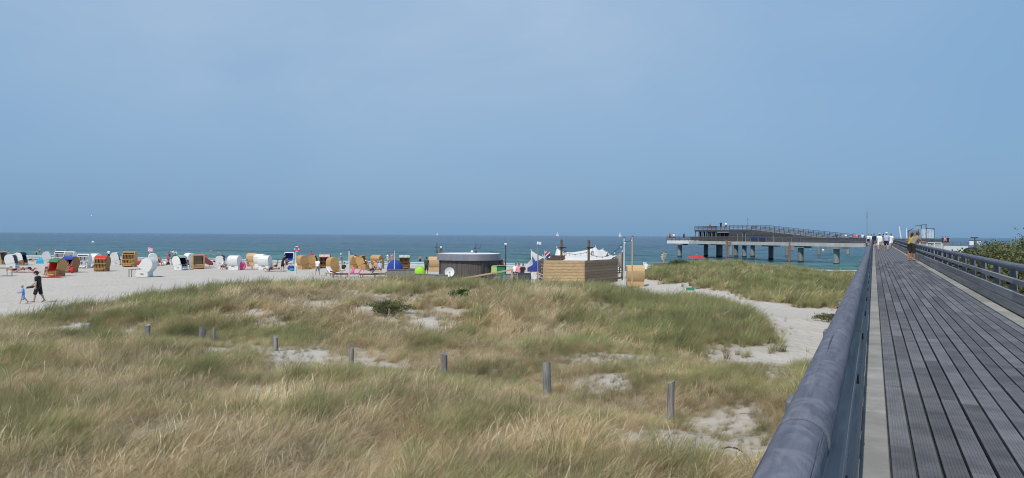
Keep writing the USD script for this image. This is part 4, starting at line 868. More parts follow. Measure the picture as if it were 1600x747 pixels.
table(212, 433, 'brown table in front of the big leaning white chair', 1.1, .6, .72); table(5, 432, 'wooden table with a blue cloth cut off by the left edge', 1.3, .8, .75, 'pale_timber')
g = ground(4, 431.5); tag(put('table_cloth', box(g[0] - .75, g[0] + .7, g[1] - .42, g[1] + .42, g[2] + .76, g[2] + .80), 'cloth_turq'), 'blue cloth on the wooden table at the left edge', 'tablecloth')
def lounger(px, py, mat, label, rz=0, back=40, depth=None):
    g = ground(px, py) if depth is None else stand(px, depth); t = thing('sun_lounger', label, 'sun lounger', g, rz, 'sun loungers behind the grass crest')
    for y in (-.28, .28): put('side_rail', bar((-.95, y, .32), (.75, y, .32), .05, .06), 'brown_wood', t)
    for x in (-.8, .6):
        for y in (-.28, .28): put('leg', bar((x, y, -.05), (x, y, .3), .05, up=(1, 0, 0)), 'brown_wood', t)
    put('bed', bevbox(-.95, .2, -.27, .27, .33, .42, .02), mat, t); put('backrest', rot(bevbox(.2, .95, -.27, .27, .33, .42, .02), [0, 1, 0], -back, [.2, 0, .35]), mat, t); return t
lounger(520, 432, 'cloth_white', 'white sun lounger left of the group below the large tan chair', 150, 50); lounger(531, 434, 'cloth_darkred', 'dark red sun lounger in front of the white one', 185, 20); lounger(557, 433.5, 'cloth_pink', 'pink sun lounger with raised back right of the light pole', 15, 55)
lounger(577, 434.5, 'brown_wood', 'wooden sun lounger left of two behind the grass crest', 10, 50); lounger(598, 434, 'brown_wood', 'wooden sun lounger right of two behind the grass crest', 8, 40)
# light poles, lifebuoy post
def pole(px, py_base, py_top, r, mat, label, name='light_pole', cat='pole', depth=None):
    g = ground(px, py_base) if depth is None else stand(px, depth); t = thing(name, label, cat, g); h = at(px, py_top, g[1])[2] - g[2]
    put('shaft', tube((0, 0, -.4), (0, 0, h), r, r * .8, 10), mat, t, smooth=40); return t, g, h
t, g, h = pole(462.3, 428, 388.5, .075, 'pale_steel', 'slim pale post with a red and white lifebuoy on top', 'lifebuoy_post', 'lifebuoy post')
m = trimesh.creation.torus(.22, .07, 20, 8); rot(m, [1, 0, 0], 90); m.apply_translation([.12, -.10, h - .05]); stripes('buoy_stripe', (.75, .72, .72), (.55, .06, .08), 1.1, 'z'); put('lifebuoy', m, 'buoy_stripe', t, smooth=60); put('board', box(-.1, .1, -.06, -.02, h * .30, h * .42), 'white_paint', t)
LAMPS = {}
for px, pb, ptop, lab, dp in ((545.8, 437, 391.5, 'white light pole in front of the tan chair pair', 50), (616.2, 424, 390.5, 'white light pole in front of the blue beach tent', None), (975.3, 444, 372, 'thin white light pole between timber screen and big tan chair', 55), (988, 447, 369.5, 'thin wooden light pole right of the white one, in front of the big tan chair', 54)):
    t, g, h = pole(px, pb, ptop, .055, 'pale_steel' if px < 980 else 'pale_timber', lab, depth=dp); LAMPS[px] = g + [0, 0, h]
    put('cap', tube((0, 0, h), (0, 0, h + .05), .07), 'dark_steel', t); put('hook', bar((0, 0, h - .12), (.14, 0, h - .12), .025), 'dark_steel', t)
plain('bulb_glass', (.82, .83, .80), .25)
def string_lights(a, b, n, sag, label):
    t = thing('string_lights', label, 'string lights', group='strings of bulbs'); q = np.linspace(0, 1, 17); P = a + (b - a) * q[:, None] - np.array([0, 0, 1]) * (4 * sag * q * (1 - q))[:, None]; put('cable', wire(P, .016), 'cloth_black', t)
    for k in np.linspace(.08, .92, n):
        c = a + (b - a) * k - np.array([0, 0, 4 * sag * k * (1 - k)]); put('bulb', sphere(c - [0, 0, .12], .055, 1), 'bulb_glass', t, smooth=True); put('socket', tube(c - [0, 0, .06], c + [0, 0, .02], .035), 'cloth_black', t)
string_lights(LAMPS[545.8] - [0, 0, .1], LAMPS[616.2] - [0, 0, .1], 6, .75, 'string of white bulbs hanging between the two left light poles')
# ================================================================ the beach bar
usdkit.material(stage, L + 'dark_boards', {
    'g': ('geometry', {}), 'st': ('mapping', dict(scale=(7, 7, 0.5))), 'n': ('noise_texture', dict(scale=1.0, detail=5.0, roughness=.65)), 'o': ('geometry', {}), 'mx': ('mix', dict(color1=(.085, .072, .068), color2=(.235, .205, .195))),
    'ir': ('map_range', dict(from_min=0, from_max=1, to_min=.75, to_max=1.3)), 'hs': ('hsv', dict(hue=.5, saturation=1.0, fac=1.0)), 'p': ('principled_bsdf', dict(roughness=.8, specular_ior_level=.2))},
    [('g.position', 'st.vector'), ('st.vector', 'n.vector'), ('n.fac', 'mx.fac'), ('mx.color', 'hs.color'), ('o.random_per_island', 'ir.value'), ('ir.result', 'hs.value'), ('hs.color', 'p.base_color')], surface='p.BSDF')
mottled('roof_white', (.62, .64, .65), (.74, .76, .77), scale=1.2, rough=.7); mottled('fascia_grey', (.17, .18, .21), (.25, .26, .29), scale=1.0, rough=.45, stretch=(1, 1, .4))
KD = 68.0; c = at(733, 430, KD); kz = hz(c[0], c[1]); kiosk = thing('round_kiosk', 'round beach kiosk with dark vertical board wall, grey fascia and pale flat roof', 'kiosk', (c[0], c[1], kz))
R = 2.84; zt = at(733, 395.4, KD)[2] - kz; zf = at(733, 407.5, KD - 2.6)[2] - kz
m = trimesh.creation.revolve([(0.001, zf + .02), (R, zf), (R, zt - .10), (R - .04, zt - .03), (R - .10, zt - .03)], sections=72); put('fascia', m, 'fascia_grey', kiosk, smooth=35)
m = trimesh.creation.revolve([(R - .09, zt - .05), (R - .12, zt - .028), (R * .5, zt + .0), (0.001, zt + .02)], sections=72)
if m.volume is not None and m.face_normals[:, 2].mean() < 0: m.invert()
put('roof', m, 'roof_white', kiosk, smooth=35)
Rw = 2.62; n = 108; bl = []
for k in range(n):
    a0 = 2 * np.pi * k / n; rr = Rw + .008 * ((k * 7) % 3); w = 2 * np.pi * Rw / n * .47
    b = box(-w, w, -.02, .02, -.3, zf + .01); rot(b, [0, 0, 1], math.degrees(a0) - 90); b.apply_translation([rr * math.cos(a0), rr * math.sin(a0), 0]); bl.append(b)
put('wall', tube((0, 0, -.3), (0, 0, zf + .01), Rw - .05, n=60), 'dark_under', kiosk); 
for b in bl: put('wall_board', b, 'dark_boards', kiosk)
for a in (-158, -62): b = box(-.09, .09, -.06, .06, -.3, zf + .005); rot(b, [0, 0, 1], a - 90); b.apply_translation([(Rw + .06) * math.cos(math.radians(a)), (Rw + .06) * math.sin(math.radians(a)), 0]); put('corner_post', b, 'dark_steel', kiosk)
def roof_mast(px, y0, label, parts_):
    d = KD; b = at(px, 396, d); t = thing('roof_mast', label, 'mast', (b[0], b[1], kz + zt + .0)); h = at(px, y0, d)[2] - kz - zt
    put('pole', tube((0, 0, -.01), (0, 0, h), .045, .03), 'dark_steel', t); parts_(t, h); return t
def anchorlike(t, h):
    put('cross_arm', bar((-.22, 0, h * .48), (.42, 0, h * .52), .06), 'dark_steel', t)
    for x, k in ((.36, .78), (-.12, .66)): put('prong', bar((x, 0, h * .5), (x + .04, 0, h * k), .045, up=(1, 0, 0)), 'dark_steel', t)
    put('collar', tube((0, 0, .02), (0, 0, .16), .10), 'dark_steel', t)
roof_mast(682.5, 379, 'dark mast with short cross arm on the left of the kiosk roof', anchorlike); roof_mast(743.5, 380.5, 'dark mast with slanted arms in the middle of the kiosk roof', anchorlike)
p = at(689, 396, KD); t = thing('roof_lantern', 'small lantern box beside the left roof mast', 'lantern', (p[0], p[1], kz + zt)); put('body', bevbox(-.13, .13, -.13, .13, 0, .30), 'brown_wood', t); put('cap', trimesh.creation.cone(.18, .14, sections=12).apply_translation([0, 0, .301]), 'dark_steel', t); put('globe', sphere((0, 0, .5), .09, 1), 'bulb_glass', t)
p = at(737.5, 396, KD - .6); t = thing('roof_lamp', 'small white lamp on the kiosk roof left of the middle mast', 'lamp', (p[0], p[1], kz + zt)); put('globe', sphere((0, 0, .14), .11, 2), 'bulb_glass', t, smooth=True); put('foot', tube((0, 0, 0), (0, 0, .06), .07), 'dark_steel', t)
# satellite dish in front of the kiosk
g = stand(702.5, 63.5); zc = at(702.5, 425.2, 63.5)[2] - g[2]; t = thing('satellite_dish', 'round white satellite dish in front of the kiosk wall', 'satellite dish', g)
m = trimesh.creation.revolve([(0.001, -.12), (.2, -.10), (.36, -.035), (.40, 0), (.39, .012), (.35, -.02), (.2, -.085), (0.001, -.105)], sections=36); rot(m, [1, 0, 0], 82); m.apply_translation([0, 0, zc]); put('dish', m, 'white_paint', t, smooth=40)
put('mount', tube((0, .12, -.2), (0, .12, zc), .04), 'steel', t); put('feed_arm', bar((0, 0, zc - .38), (0, -.34, zc - .02), .025), 'steel', t); put('feed_horn', tube((0, -.36, zc - .02), (0, -.28, zc), .035), 'steel', t)
# low walls, boxes and the leaning plank in front of the bar
def wall_run(name, label, cat, p0, p1, depth0, depth1, mat, rows=3, dz=0):
    a, b = stand(p0[0], depth0), stand(p1[0], depth1); ta, tb = at(p0[0], p0[1], depth0)[2], at(p1[0], p1[1], depth1)[2]; t = thing(name, label, cat)
    for k in range(rows):
        f0, f1 = k / rows, (k + 1) / rows; za0, za1 = a[2] - .15 + (ta - a[2] + .15) * f0, a[2] - .15 + (ta - a[2] + .15) * f1; hh = za1 - za0 - .012
        put('board', bar((a[0], a[1], (za0 + za1) / 2), (b[0], b[1], (za0 + za1) / 2 + (tb - ta) * (f0 + f1) / 2), .05, hh), mat, t)
    put('capping', bar((a[0], a[1], ta + .02), (b[0], b[1], tb + .02), .14, .04), mat, t); return t
wall_run('deck_wall', 'low dark board wall between lime tent and string light pole', 'wall', (604.5, 421.5), (648, 421), 60, 61, 'grey_timber', 3)
wall_run('deck_wall', 'low grey board edge of the terrace left of the satellite dish', 'wall', (640, 428), (700, 430), 64, 63, 'grey_timber', 2)
wall_run('deck_wall', 'grey board box front below the leaning plank', 'wall', (761, 430), (782, 430), 62, 62, 'grey_timber', 4)
wall_run('deck_wall', 'grey low wall right of the board box', 'wall', (786, 428.5), (809, 428.5), 63, 63, 'column_concrete', 2)
wall_run('deck_wall', 'dark low wall behind the white chair by the timber screen', 'wall', (809.5, 427.5), (832, 427.5), 62.5, 62.5, 'dark_cladding', 2)
wall_run('deck_wall', 'grey terrace edge right of the satellite dish', 'wall', (712, 434.5), (760, 435.5), 62.5, 62, 'grey_timber', 1)
a, b = at(723, 435.2, 61), at(800, 421.5, 62.5); t = thing('leaning_plank', 'long pale plank sloping up to the right in front of the kiosk', 'plank'); put('plank', bar(a, b, .22, .10), 'pale_timber', t); put('batten', bar(a + (b - a) * .2 + [0, -.12, 0], a + (b - a) * .26 + [0, -.12, 0], .04, .13), 'pale_timber', t)
put('prop', bar((b[0], b[1], hz(b[0], b[1]) - .1), b, .10, up=(1, 0, 0)), 'pale_timber', t); put('prop', bar((a[0], a[1], hz(a[0], a[1]) - .1), a, .10, up=(1, 0, 0)), 'pale_timber', t)
g = stand(780, 66); z1 = at(780, 414.5, 66)[2] - g[2]; t = thing('bar_counter', 'dark green counter with a grey top on the right of the kiosk', 'counter', g); put('front', bevbox(-.52, .52, -.3, .3, -.1, z1 - .05), 'cloth_green', t); put('top', bevbox(-.60, .60, -.38, .38, z1 - .048, z1, .01), 'column_concrete', t)
g = stand(772, 64.5); t = thing('lime_chair', 'pale lime garden chair beside the green counter', 'chair', g + [0, 0, .55]); plain('lime_plastic', (.36, .46, .15), .6)
put('seat', bevbox(-.24, .24, -.22, .22, .40, .44), 'lime_plastic', t); put('backrest', rot(bevbox(-.24, .24, .18, .23, .44, .95, .02), [1, 0, 0], -10, [0, .2, .44]), 'lime_plastic', t)
for x in (-.21, .21):
    for y in (-.19, .19): put('leg', bar((x, y, -.6), (x, y, .4), .04, up=(1, 0, 0)), 'lime_plastic', t)
g = stand(778, 68); t = thing('price_board', 'brown wooden panel behind the green counter', 'panel', g); zz = at(780, 405.5, 68)[2] - g[2]; put('panel', bevbox(-.1, .5, -.03, .03, zz - .42, zz), 'pale_timber', t); put('post', box(.15, .25, -.06, -.031, -.1, zz - .1), 'brown_wood', t)
t, g, h = pole(790, 432, 382.5, .06, 'dark_steel', 'dark pole with a small white lamp right of the kiosk', 'lamp_pole', 'pole', depth=66); put('lamp', sphere((0, 0, h + .05), .12, 1, (1.1, 1, .8)), 'bulb_glass', t); put('arm', bar((-.02, 0, h - .06), (-.22, 0, h + .08), .035), 'dark_steel', t)
t, g, h = pole(840.5, 436, 385.5, .06, 'grey_timber', 'grey pole with a pale pennant left of the timber screen', 'pennant_pole', 'pole', depth=61)
P = at(842.5, 380.2, 61) - g; m = cloth(.34, .22, 2); m.apply_translation([P[0] - .18, 0, P[2] - .08]); put('pennant', m, 'roof_white', t); put('tip', tube((0, 0, h - .1), (.08, 0, P[2] + .1), .02), 'dark_steel', t)
# timber screen
screen = thing('timber_screen', 'corner screen of horizontal timber boards, left side pale and sunlit, right side grey', 'fence')
c0, c1, c2 = at(849.5, 420, 60.4), at(913.5, 420, 60), at(965, 420, 65); zt_ = 3.04
def screen_side(a, b, n, mat, sag=0.0, off=(0, 0)):
    g0, g1 = min(hz(a[0], a[1]), hz(b[0], b[1])) - .2, zt_; hh = (g1 - g0) / n
    for k in range(n):
        z = g0 + hh * (k + .5); rs = np.random.default_rng(k + n); j = rs.normal(0, .007, 2)
        put('board', bar((a[0] + off[0], a[1] + off[1] + j[0], z), (b[0] + off[0], b[1] + off[1] + j[1], z), .035, hh - .018), mat, screen)
[put('backing', bar((a_[0] + o_[0], a_[1] + o_[1], 1.85), (b_[0] + o_[0], b_[1] + o_[1], 1.85), .012, 2.2), 'brown_wood', screen) for a_, b_, o_ in ((c0, c1, (0, .04)), (c1, c2, (-.04, .04)))]; screen_side(c0, c1, 10, 'pale_timber'); mottled('brown_timber', (.22, .155, .10), (.36, .27, .185), scale=5.0, rough=.85, stretch=(2, 2, 4), isl=.2); screen_side(c1 + [.02, .02, 0], c2, 10, 'brown_timber')
for p in (c0 + [.06, .09, 0], c1 + [-.05, .12, 0], c1 + [1.0, 2.0, 0], c2 + [-.02, .10, 0], (c0 + c1) / 2 + [0, .09, 0]): put('post', bar((p[0], p[1], hz(p[0], p[1]) - .3), (p[0], p[1], zt_ - .03), .10, up=(1, 0, 0)), 'brown_wood', screen)
d0, d1 = at(842.5, 420, 62.5), c0 + [-.06, .06, 0]
for k in range(8): z = .8 + k * .275; put('side_slat', bar((d0[0], d0[1], z + .12), (d1[0], d1[1], z + .12), .03, .20), 'brown_wood', screen)
for z in (1.25, 1.75): p = (d0 + d1) / 2; put('side_ring', tube((p[0] - .02, p[1] - .10, z), (p[0] - .02, p[1] - .03, z), .12, n=14), 'roof_white', screen)
# stretch tents
usdkit.material(stage, L + 'tent_cloth', {'g': ('geometry', {}), 'n': ('noise_texture', dict(scale=.8, detail=3.0)), 'mx': ('mix', dict(color1=(.66, .66, .64), color2=(.78, .78, .76))), 'd': ('principled_bsdf', dict(roughness=.85, specular_ior_level=.2)), 't': ('translucent_bsdf', dict(color=(.45, .42, .36))), 'm': ('mix_closure', dict(fac=.18))},
                [('g.position', 'n.vector'), ('n.fac', 'mx.fac'), ('mx.color', 'd.base_color'), ('d.BSDF', 'm.closure1'), ('t.BSDF', 'm.closure2')], surface='m.closure')
def membrane(name, corners, poles_, n, sag, label, ridge=()):
    """A stretched cloth: its edge runs in inward curves from corner to corner, pulled up over tent poles."""
    from scipy.interpolate import RBFInterpolator
    C = np.array(corners); E = []
    for a, b in zip(C, np.roll(C, -1, 0)):
        cen = C.mean(0); q = np.linspace(0, 1, 9)[:-1]; L_ = np.linalg.norm(b - a)
        for k in q: p = a + (b - a) * k; s = 4 * k * (1 - k); inw = (cen - p); inw[2] = 0; inw /= max(np.linalg.norm(inw), 1e-6); E.append(p + inw * s * L_ * .10 - np.array([0, 0, s * L_ * sag]))
    E = np.array(E); poly = sg.Polygon(E[:, :2]).buffer(0); Pz = np.array(poles_).reshape(-1, 3); Rg = np.array(ridge).reshape(-1, 3); K = np.vstack([E, Pz, Rg])
    f = RBFInterpolator(K[:, :2], K[:, 2], kernel='linear', smoothing=0)
    x0, y0, x1, y1 = poly.bounds; gx, gy = np.meshgrid(np.linspace(x0, x1, n), np.linspace(y0, y1, n)); I = np.stack([gx.ravel(), gy.ravel()], 1); I = I[shapely.contains(poly.buffer(-.12), shapely.points(I))]
    Q = np.vstack([E[:, :2], I] + ([Pz[:, :2]] if len(Pz) else []) + ([Rg[:, :2]] if len(Rg) else [])); from scipy.spatial import Delaunay
    T = Delaunay(Q).simplices; cen = Q[T].mean(1); T = T[shapely.contains(poly.buffer(.01), shapely.points(cen))]; Z = f(Q); Z[:len(E)] = E[:, 2]
    m = trimesh.Trimesh(np.column_stack([Q, Z]), T, process=False); a = m.face_normals[:, 2] < 0; F_ = np.array(m.faces); F_[a] = F_[a][:, ::-1]; m = trimesh.Trimesh(m.vertices, F_, process=False)
    t = thing(name, label, 'tent'); put('canopy', m, 'tent_cloth', t, smooth=50)
    for p in list(Pz) + [q for q in C if q[2] > 2.4]: put('tent_pole', tube((p[0], p[1], hz(p[0], p[1]) - .2), p - [0, 0, .02], .05), 'brown_wood', t); put('pole_tip', tube(p - [0, 0, .03], p + [0, 0, .14], .035), 'roof_white', t)
    for q in C:
        if q[2] > 1.9: d = q - C.mean(0); d[2] = 0; d /= np.linalg.norm(d); e = q + d * 1.2; put('guy_rope', tube(q, (e[0], e[1], hz(e[0], e[1])), .02, n=4), 'dark_steel', t)
    return t
membrane('stretch_tent', [at(850, 404.5, 71), at(905, 411, 66.5), at(945, 409, 66.3), at(972.5, 393.5, 66), at(968, 400, 82), at(925, 398, 84), at(848, 400, 82)],
         [at(870, 387.2, 75), at(930.5, 385.8, 75), at(942, 389.5, 78)], 34, .03, 'large off white stretch tent with two peaks behind the timber screen', [at(858, 397, 77), at(880, 392.5, 75), at(893, 394.5, 75), at(905, 394.5, 74), at(918, 391, 75), at(950, 393, 75), at(960, 397, 73), at(890, 402, 70), at(925, 402, 70), at(950, 402, 69)])
membrane('stretch_tent', [at(816.5, 420, 67.2), at(830, 391.5, 71.5), at(850, 402, 71.8)], [], 18, .03, 'off white sail of the tent stretched down to the sand left of the timber screen')
membrane('stretch_tent', [at(958, 402, 70), at(972.0, 394.0, 69), at(982, 424, 69), at(968, 418, 72)], [], 14, .02, 'grey end flap of the tent on the right of the timber screen')
g = stand(869, 70); t = thing('tent_screen', 'dark brown cloth wall under the left peak of the tent', 'screen', g); put('cloth', box(-.85, .75, -.02, .02, .2, 2.30), 'brown_cladding', t); put('frame', join([box(-.9, -.85, -.03, .03, -.2, 2.35), box(.75, .8, -.03, .03, -.2, 2.35)]), 'brown_wood', t)
dome_tent(835, 424.5, 1.6, 1.35, 'cloth_blue', 'blue dome tent under the left sail of the stretch tent') 
# wooden masts with lanterns
MAST = {}
for px, y0, lab in ((877.2, 374.5, 'brown timber mast with cross bar, left of two rising over the timber screen'), (919.8, 375.5, 'brown timber mast with a hanging lantern, right of two rising over the timber screen')):
    t, g, h = pole(px, 440, y0, .115, 'brown_wood', lab, 'timber_mast', 'mast', depth=63); z = at(px, 386.8, 63)[2] - g[2]; put('cross_bar', bar((-.18, -.1, z), (.36, -.1, z), .09), 'dark_under', t); MAST[px] = g + [0, 0, z]
    zz = at(px, 397, 63)[2] - g[2]; x = .29
    put('lantern_cap', tube((x, -.1, zz + .18), (x, -.1, zz + .22), .12), 'dark_steel', t); put('lantern_glass', box(x - .07, x + .07, -.17, -.03, zz - .08, zz + .18), 'bulb_glass', t); put('lantern_frame', join([box(x + a - .012, x + a + .012, -.10 + b - .012, -.10 + b + .012, zz - .1, zz + .18) for a in (-.085, .085) for b in (-.085, .085)] + [box(x - .1, x + .1, -.2, 0, zz - .12, zz - .09)]), 'dark_steel', t); put('lantern_hook', bar((x, -.1, zz + .2), (x, -.1, z), .02, up=(1, 0, 0)), 'dark_steel', t)
string_lights(MAST[877.2] - [0, 0, .3], MAST[919.8] - [0, 0, .3], 5, .25, 'string of bulbs between the two timber masts'); string_lights(MAST[919.8] - [0, 0, .4], LAMPS[975.3] - [0, 0, .25], 6, .7, 'string of bulbs from the right timber mast to the thin white pole'); string_lights(LAMPS[975.3] - [0, 0, .2], LAMPS[988] - [0, 0, .1], 2, .15, 'short string of bulbs between the two thin poles on the right')
# flag left of the screen
g = stand(851, 62); t = thing('union_flag', 'red white and blue diagonal flag on a short staff behind the timber screen', 'flag', g); h = at(851, 391.5, 62)[2] - g[2]; put('staff', tube((0, 0, -.2), (0, 0, h), .025), 'pale_steel', t)
usdkit.material(stage, L + 'flag_mix', {'tc': ('texture_coordinate', {}), 'm': ('mapping', dict(rotation=(0, .75, 0))), 'w': ('wave_texture', dict(scale=.62, bands_direction='z', profile='saw')), 'r': ('rgb_ramp', {'ramp': [(0, (.02, .04, .22)), (.36, (.02, .04, .22)), (.37, (.75, .73, .73)), (.52, (.75, .73, .73)), (.53, (.5, .02, .04)), (.8, (.5, .02, .04)), (.81, (.75, .73, .73)), (1, (.75, .73, .73))], 'interpolate': False}), 'p': ('principled_bsdf', dict(roughness=.85))}, [('tc.object', 'm.vector'), ('m.vector', 'w.vector'), ('w.fac', 'r.fac'), ('r.color', 'p.base_color')], surface='p.BSDF')
m = cloth(.44, .50, .5, 10); m.apply_translation([.02, 0, h - .56]); put('cloth', m, 'flag_mix', t)
# white chairs right of the big tan chair
def garden_chair(px, depth, label, mat='white_paint', rz=0, dz=0):
    g = stand(px, depth); t = thing('garden_chair', label, 'chair', g + [0, 0, dz], rz, 'loose chairs'); put('seat', bevbox(-.24, .24, -.22, .22, .40, .44), mat, t); put('backrest', rot(bevbox(-.24, .24, .18, .22, .42, .90, .015), [1, 0, 0], -10, [0, .2, .42]), mat, t)
    for x in (-.21, .21):
        for y in (-.19, .19): put('leg', bar((x, y, -.08), (x, y, .4), .035, up=(1, 0, 0)), mat, t)
    for x in (-.25, .25): put('armrest', bar((x, -.2, .62), (x, .2, .62), .04), mat, t)
garden_chair(1006, 70, 'white garden chair right of the big tan hooded chair, left of two', rz=-60, dz=.1); garden_chair(1011, 73, 'white garden chair farther right at the foot of the far dune', rz=40, dz=.1); garden_chair(836.5, 61.5, 'white garden chair next to the side of the timber screen', rz=30, dz=.25); garden_chair(968, 71, 'dark garden chair under the end flap of the tent', 'cloth_black', rz=80)
g = stand(935, 70); t = thing('yellow_pennant', 'yellow triangular cloth showing above the grey side of the timber screen', 'pennant', g); z = at(935, 406, 66)[2] - g[2]; plain('cloth_yellow', (.72, .70, .16), .8); m = trimesh.creation.extrude_polygon(sg.Polygon([(-.18, -.3), (.18, -.3), (.0, .32)]), .03, engine='earcut'); rot(m, [1, 0, 0], 90); m.apply_translation([0, 0, z]); put('cloth', m, 'cloth_yellow', t); put('staff', tube((0, .03, -.2), (0, .03, z), .02), 'brown_wood', t)
# direction signpost, hut, green sign, timber poles in front of the sea bridge
g = stand(1037.3, 76); t = thing('direction_post', 'wooden signpost with many small direction arrows left of the red parasol', 'signpost', g); h = at(1037, 394.3, 76)[2] - g[2]; put('post', tube((0, 0, -.3), (0, 0, h), .07), 'pale_timber', t)
def arrow(w, hh):
    return trimesh.creation.extrude_polygon(sg.Polygon([(0, -hh / 2), (w - hh * .5, -hh / 2), (w, 0), (w - hh * .5, hh / 2), (0, hh / 2)]), .03, engine='earcut')
for k, (y, d, w) in enumerate(((396.5, 1, .5), (398.2, -1, .40), (400.0, 1, .42), (401.6, -1, .5), (403.3, 1, .30), (404.8, -1, .38))):
    m = arrow(w * .8, .12); rot(m, [1, 0, 0], 90); m.apply_translation([-.08, -.07, 0]); z = at(1037, y, 76)[2] - g[2]
    rot(m, [0, 0, 1], (180 if d < 0 else 0) + (k * 23) % 40 - 20); m.apply_translation([0, -.02 - .0 * k, z]); put('arrow_sign', m, ('pale_timber', 'roof_white')[k % 2], t)
g = stand(1035, 74); t = thing('weathered_box', 'weathered grey wooden box wall behind the signpost at the dune end', 'box', g); zz = at(1035, 412, 74)[2] - g[2]
for k in range(4): put('board', bevbox(-.75, .75, -.03, .03, zz - (k + 1) * .22, zz - k * .22 - .015), 'grey_timber', t)
for x in (-.7, .7): put('post', box(x - .05, x + .05, .031, .12, -.3, zz + .05), 'grey_timber', t)
put('lid', bevbox(-.8, .8, -.06, .8, zz + .01, zz + .06), 'grey_timber', t)
g = ground(1078.5, 459); t = thing('green_sign', 'small low sign with green top and pale lower panel on the sand path', 'sign', g); zz = at(1078, 449.5, g[1])[2] - g[2]; hw = 6.4 / 1200 * g[1]; plain('sign_green', (.02, .22, .13), .6); plain('sign_cream', (.62, .55, .36), .7)
put('top_panel', bevbox(-hw, hw, -.04, .02, zz * .55, zz, .01), 'sign_green', t); put('lower_panel', bevbox(-hw * .9, hw * .9, -.03, .01, zz * .12, zz * .54, .01), 'sign_cream', t)
for x in (-hw * .8, hw * .8): put('leg', box(x - .025, x + .025, .011, .06, -.2, zz * .9), 'brown_wood', t)
mottled('red_timber', (.20, .10, .055), (.31, .17, .095), scale=3, rough=.8, stretch=(3, 3, .5))
for px, y0, dp, lab, bx in ((1135.3, 375, 84, 'reddish timber pole with a box near its top, left of two before the sea bridge', (378, 383)), (1233.5, 378, 84, 'reddish timber pole with two loudspeakers, right of two before the sea bridge', (385, 391))):
    t, g, h = pole(px, 420, y0, .11, 'red_timber', lab, 'timber_pole', 'pole', depth=dp); z0, z1 = at(px, bx[1], dp)[2] - g[2], at(px, bx[0], dp)[2] - g[2]; put('box', bevbox(.06, .42, -.28, .05, z0, z1), 'column_concrete', t); put('bracket', bar((-.25, -.05, z0 - .08), (.45, -.05, z0 - .08), .08), 'red_timber', t)

# ================================================================ fence posts in the grass, shrubs, litter
mottled('post_wood', (.125, .118, .115), (.30, .288, .275), scale=3.0, rough=.9, stretch=(6, 6, .6), bump=.6, bump_scale=4, isl=.15)
def fence_post(px, y_top, depth, r, label, lean=(0, 0)):
    g = stand(px, depth); h = at(px, y_top, depth)[2] - g[2]; n = 12; t = np.linspace(0, 1, 9); a = np.linspace(0, 2 * np.pi, n, endpoint=False); T, A = np.meshgrid(t, a, indexing='ij')
    R = r * (1 + .40 * (fbm(np.stack([np.cos(A) * 1.3 + px, np.sin(A) * 1.3, T * 2], -1), 3, 5) - .5)) * (1 - .06 * T); zz = -.4 + (h + .4) * T + np.where(T > .99, .03 * np.cos(A + px), 0)
    v = np.stack([R * np.cos(A) + lean[0] * zz, R * np.sin(A) + lean[1] * zz, zz], -1).reshape(-1, 3); i = (np.arange(8)[:, None] * n + np.arange(n)).ravel(); j = (np.arange(8)[:, None] * n + (np.arange(n) + 1) % n).ravel()
    F_ = [np.stack([i, j, j + n], 1), np.stack([i, j + n, i + n], 1)]; v = np.vstack([v, [[lean[0] * h, lean[1] * h, h - .01]]]); q = np.arange(n); F_.append(np.stack([0 * q + len(v) - 1, 8 * n + q, 8 * n + (q + 1) % n], 1))
    tag(put('fence_post', trimesh.Trimesh(v + g, np.vstack(F_), process=False), 'post_wood', smooth=50), label, 'fence post', 'row of weathered posts in the dune grass')
for px, yt, d, r, lab, ln in ((1049.5, 597, 13.2, .060, 'weathered post closest to the pier, first from the right in the grass', (.01, 0)), (856, 567, 15.3, .086, 'thick weathered post, second from the right, below the timber screen', (-.02, 0)), (695, 552.5, 17.5, .075, 'pale topped weathered post, third from the right, below the kiosk', (0, 0)),
                              (550, 543, 19.5, .062, 'weathered post at the right end of the bare sand strip', (0, 0)), (431, 526, 21.5, .075, 'weathered post at the left end of the bare sand strip', (0, 0)), (316.5, 512, 23.2, .10, 'broad weathered post left of the bare sand strip', (.02, 0)), (335, 514, 24.0, .05, 'thin pale post just right of the broad post', (0, .0)), (231, 508, 25.2, .09, 'low weathered post second from the left in the row', (0, 0)), (137, 506, 27, .09, 'low grey post stump at the left end of the row', (0, 0))):
    fence_post(px, yt, d, r, lab, ln)

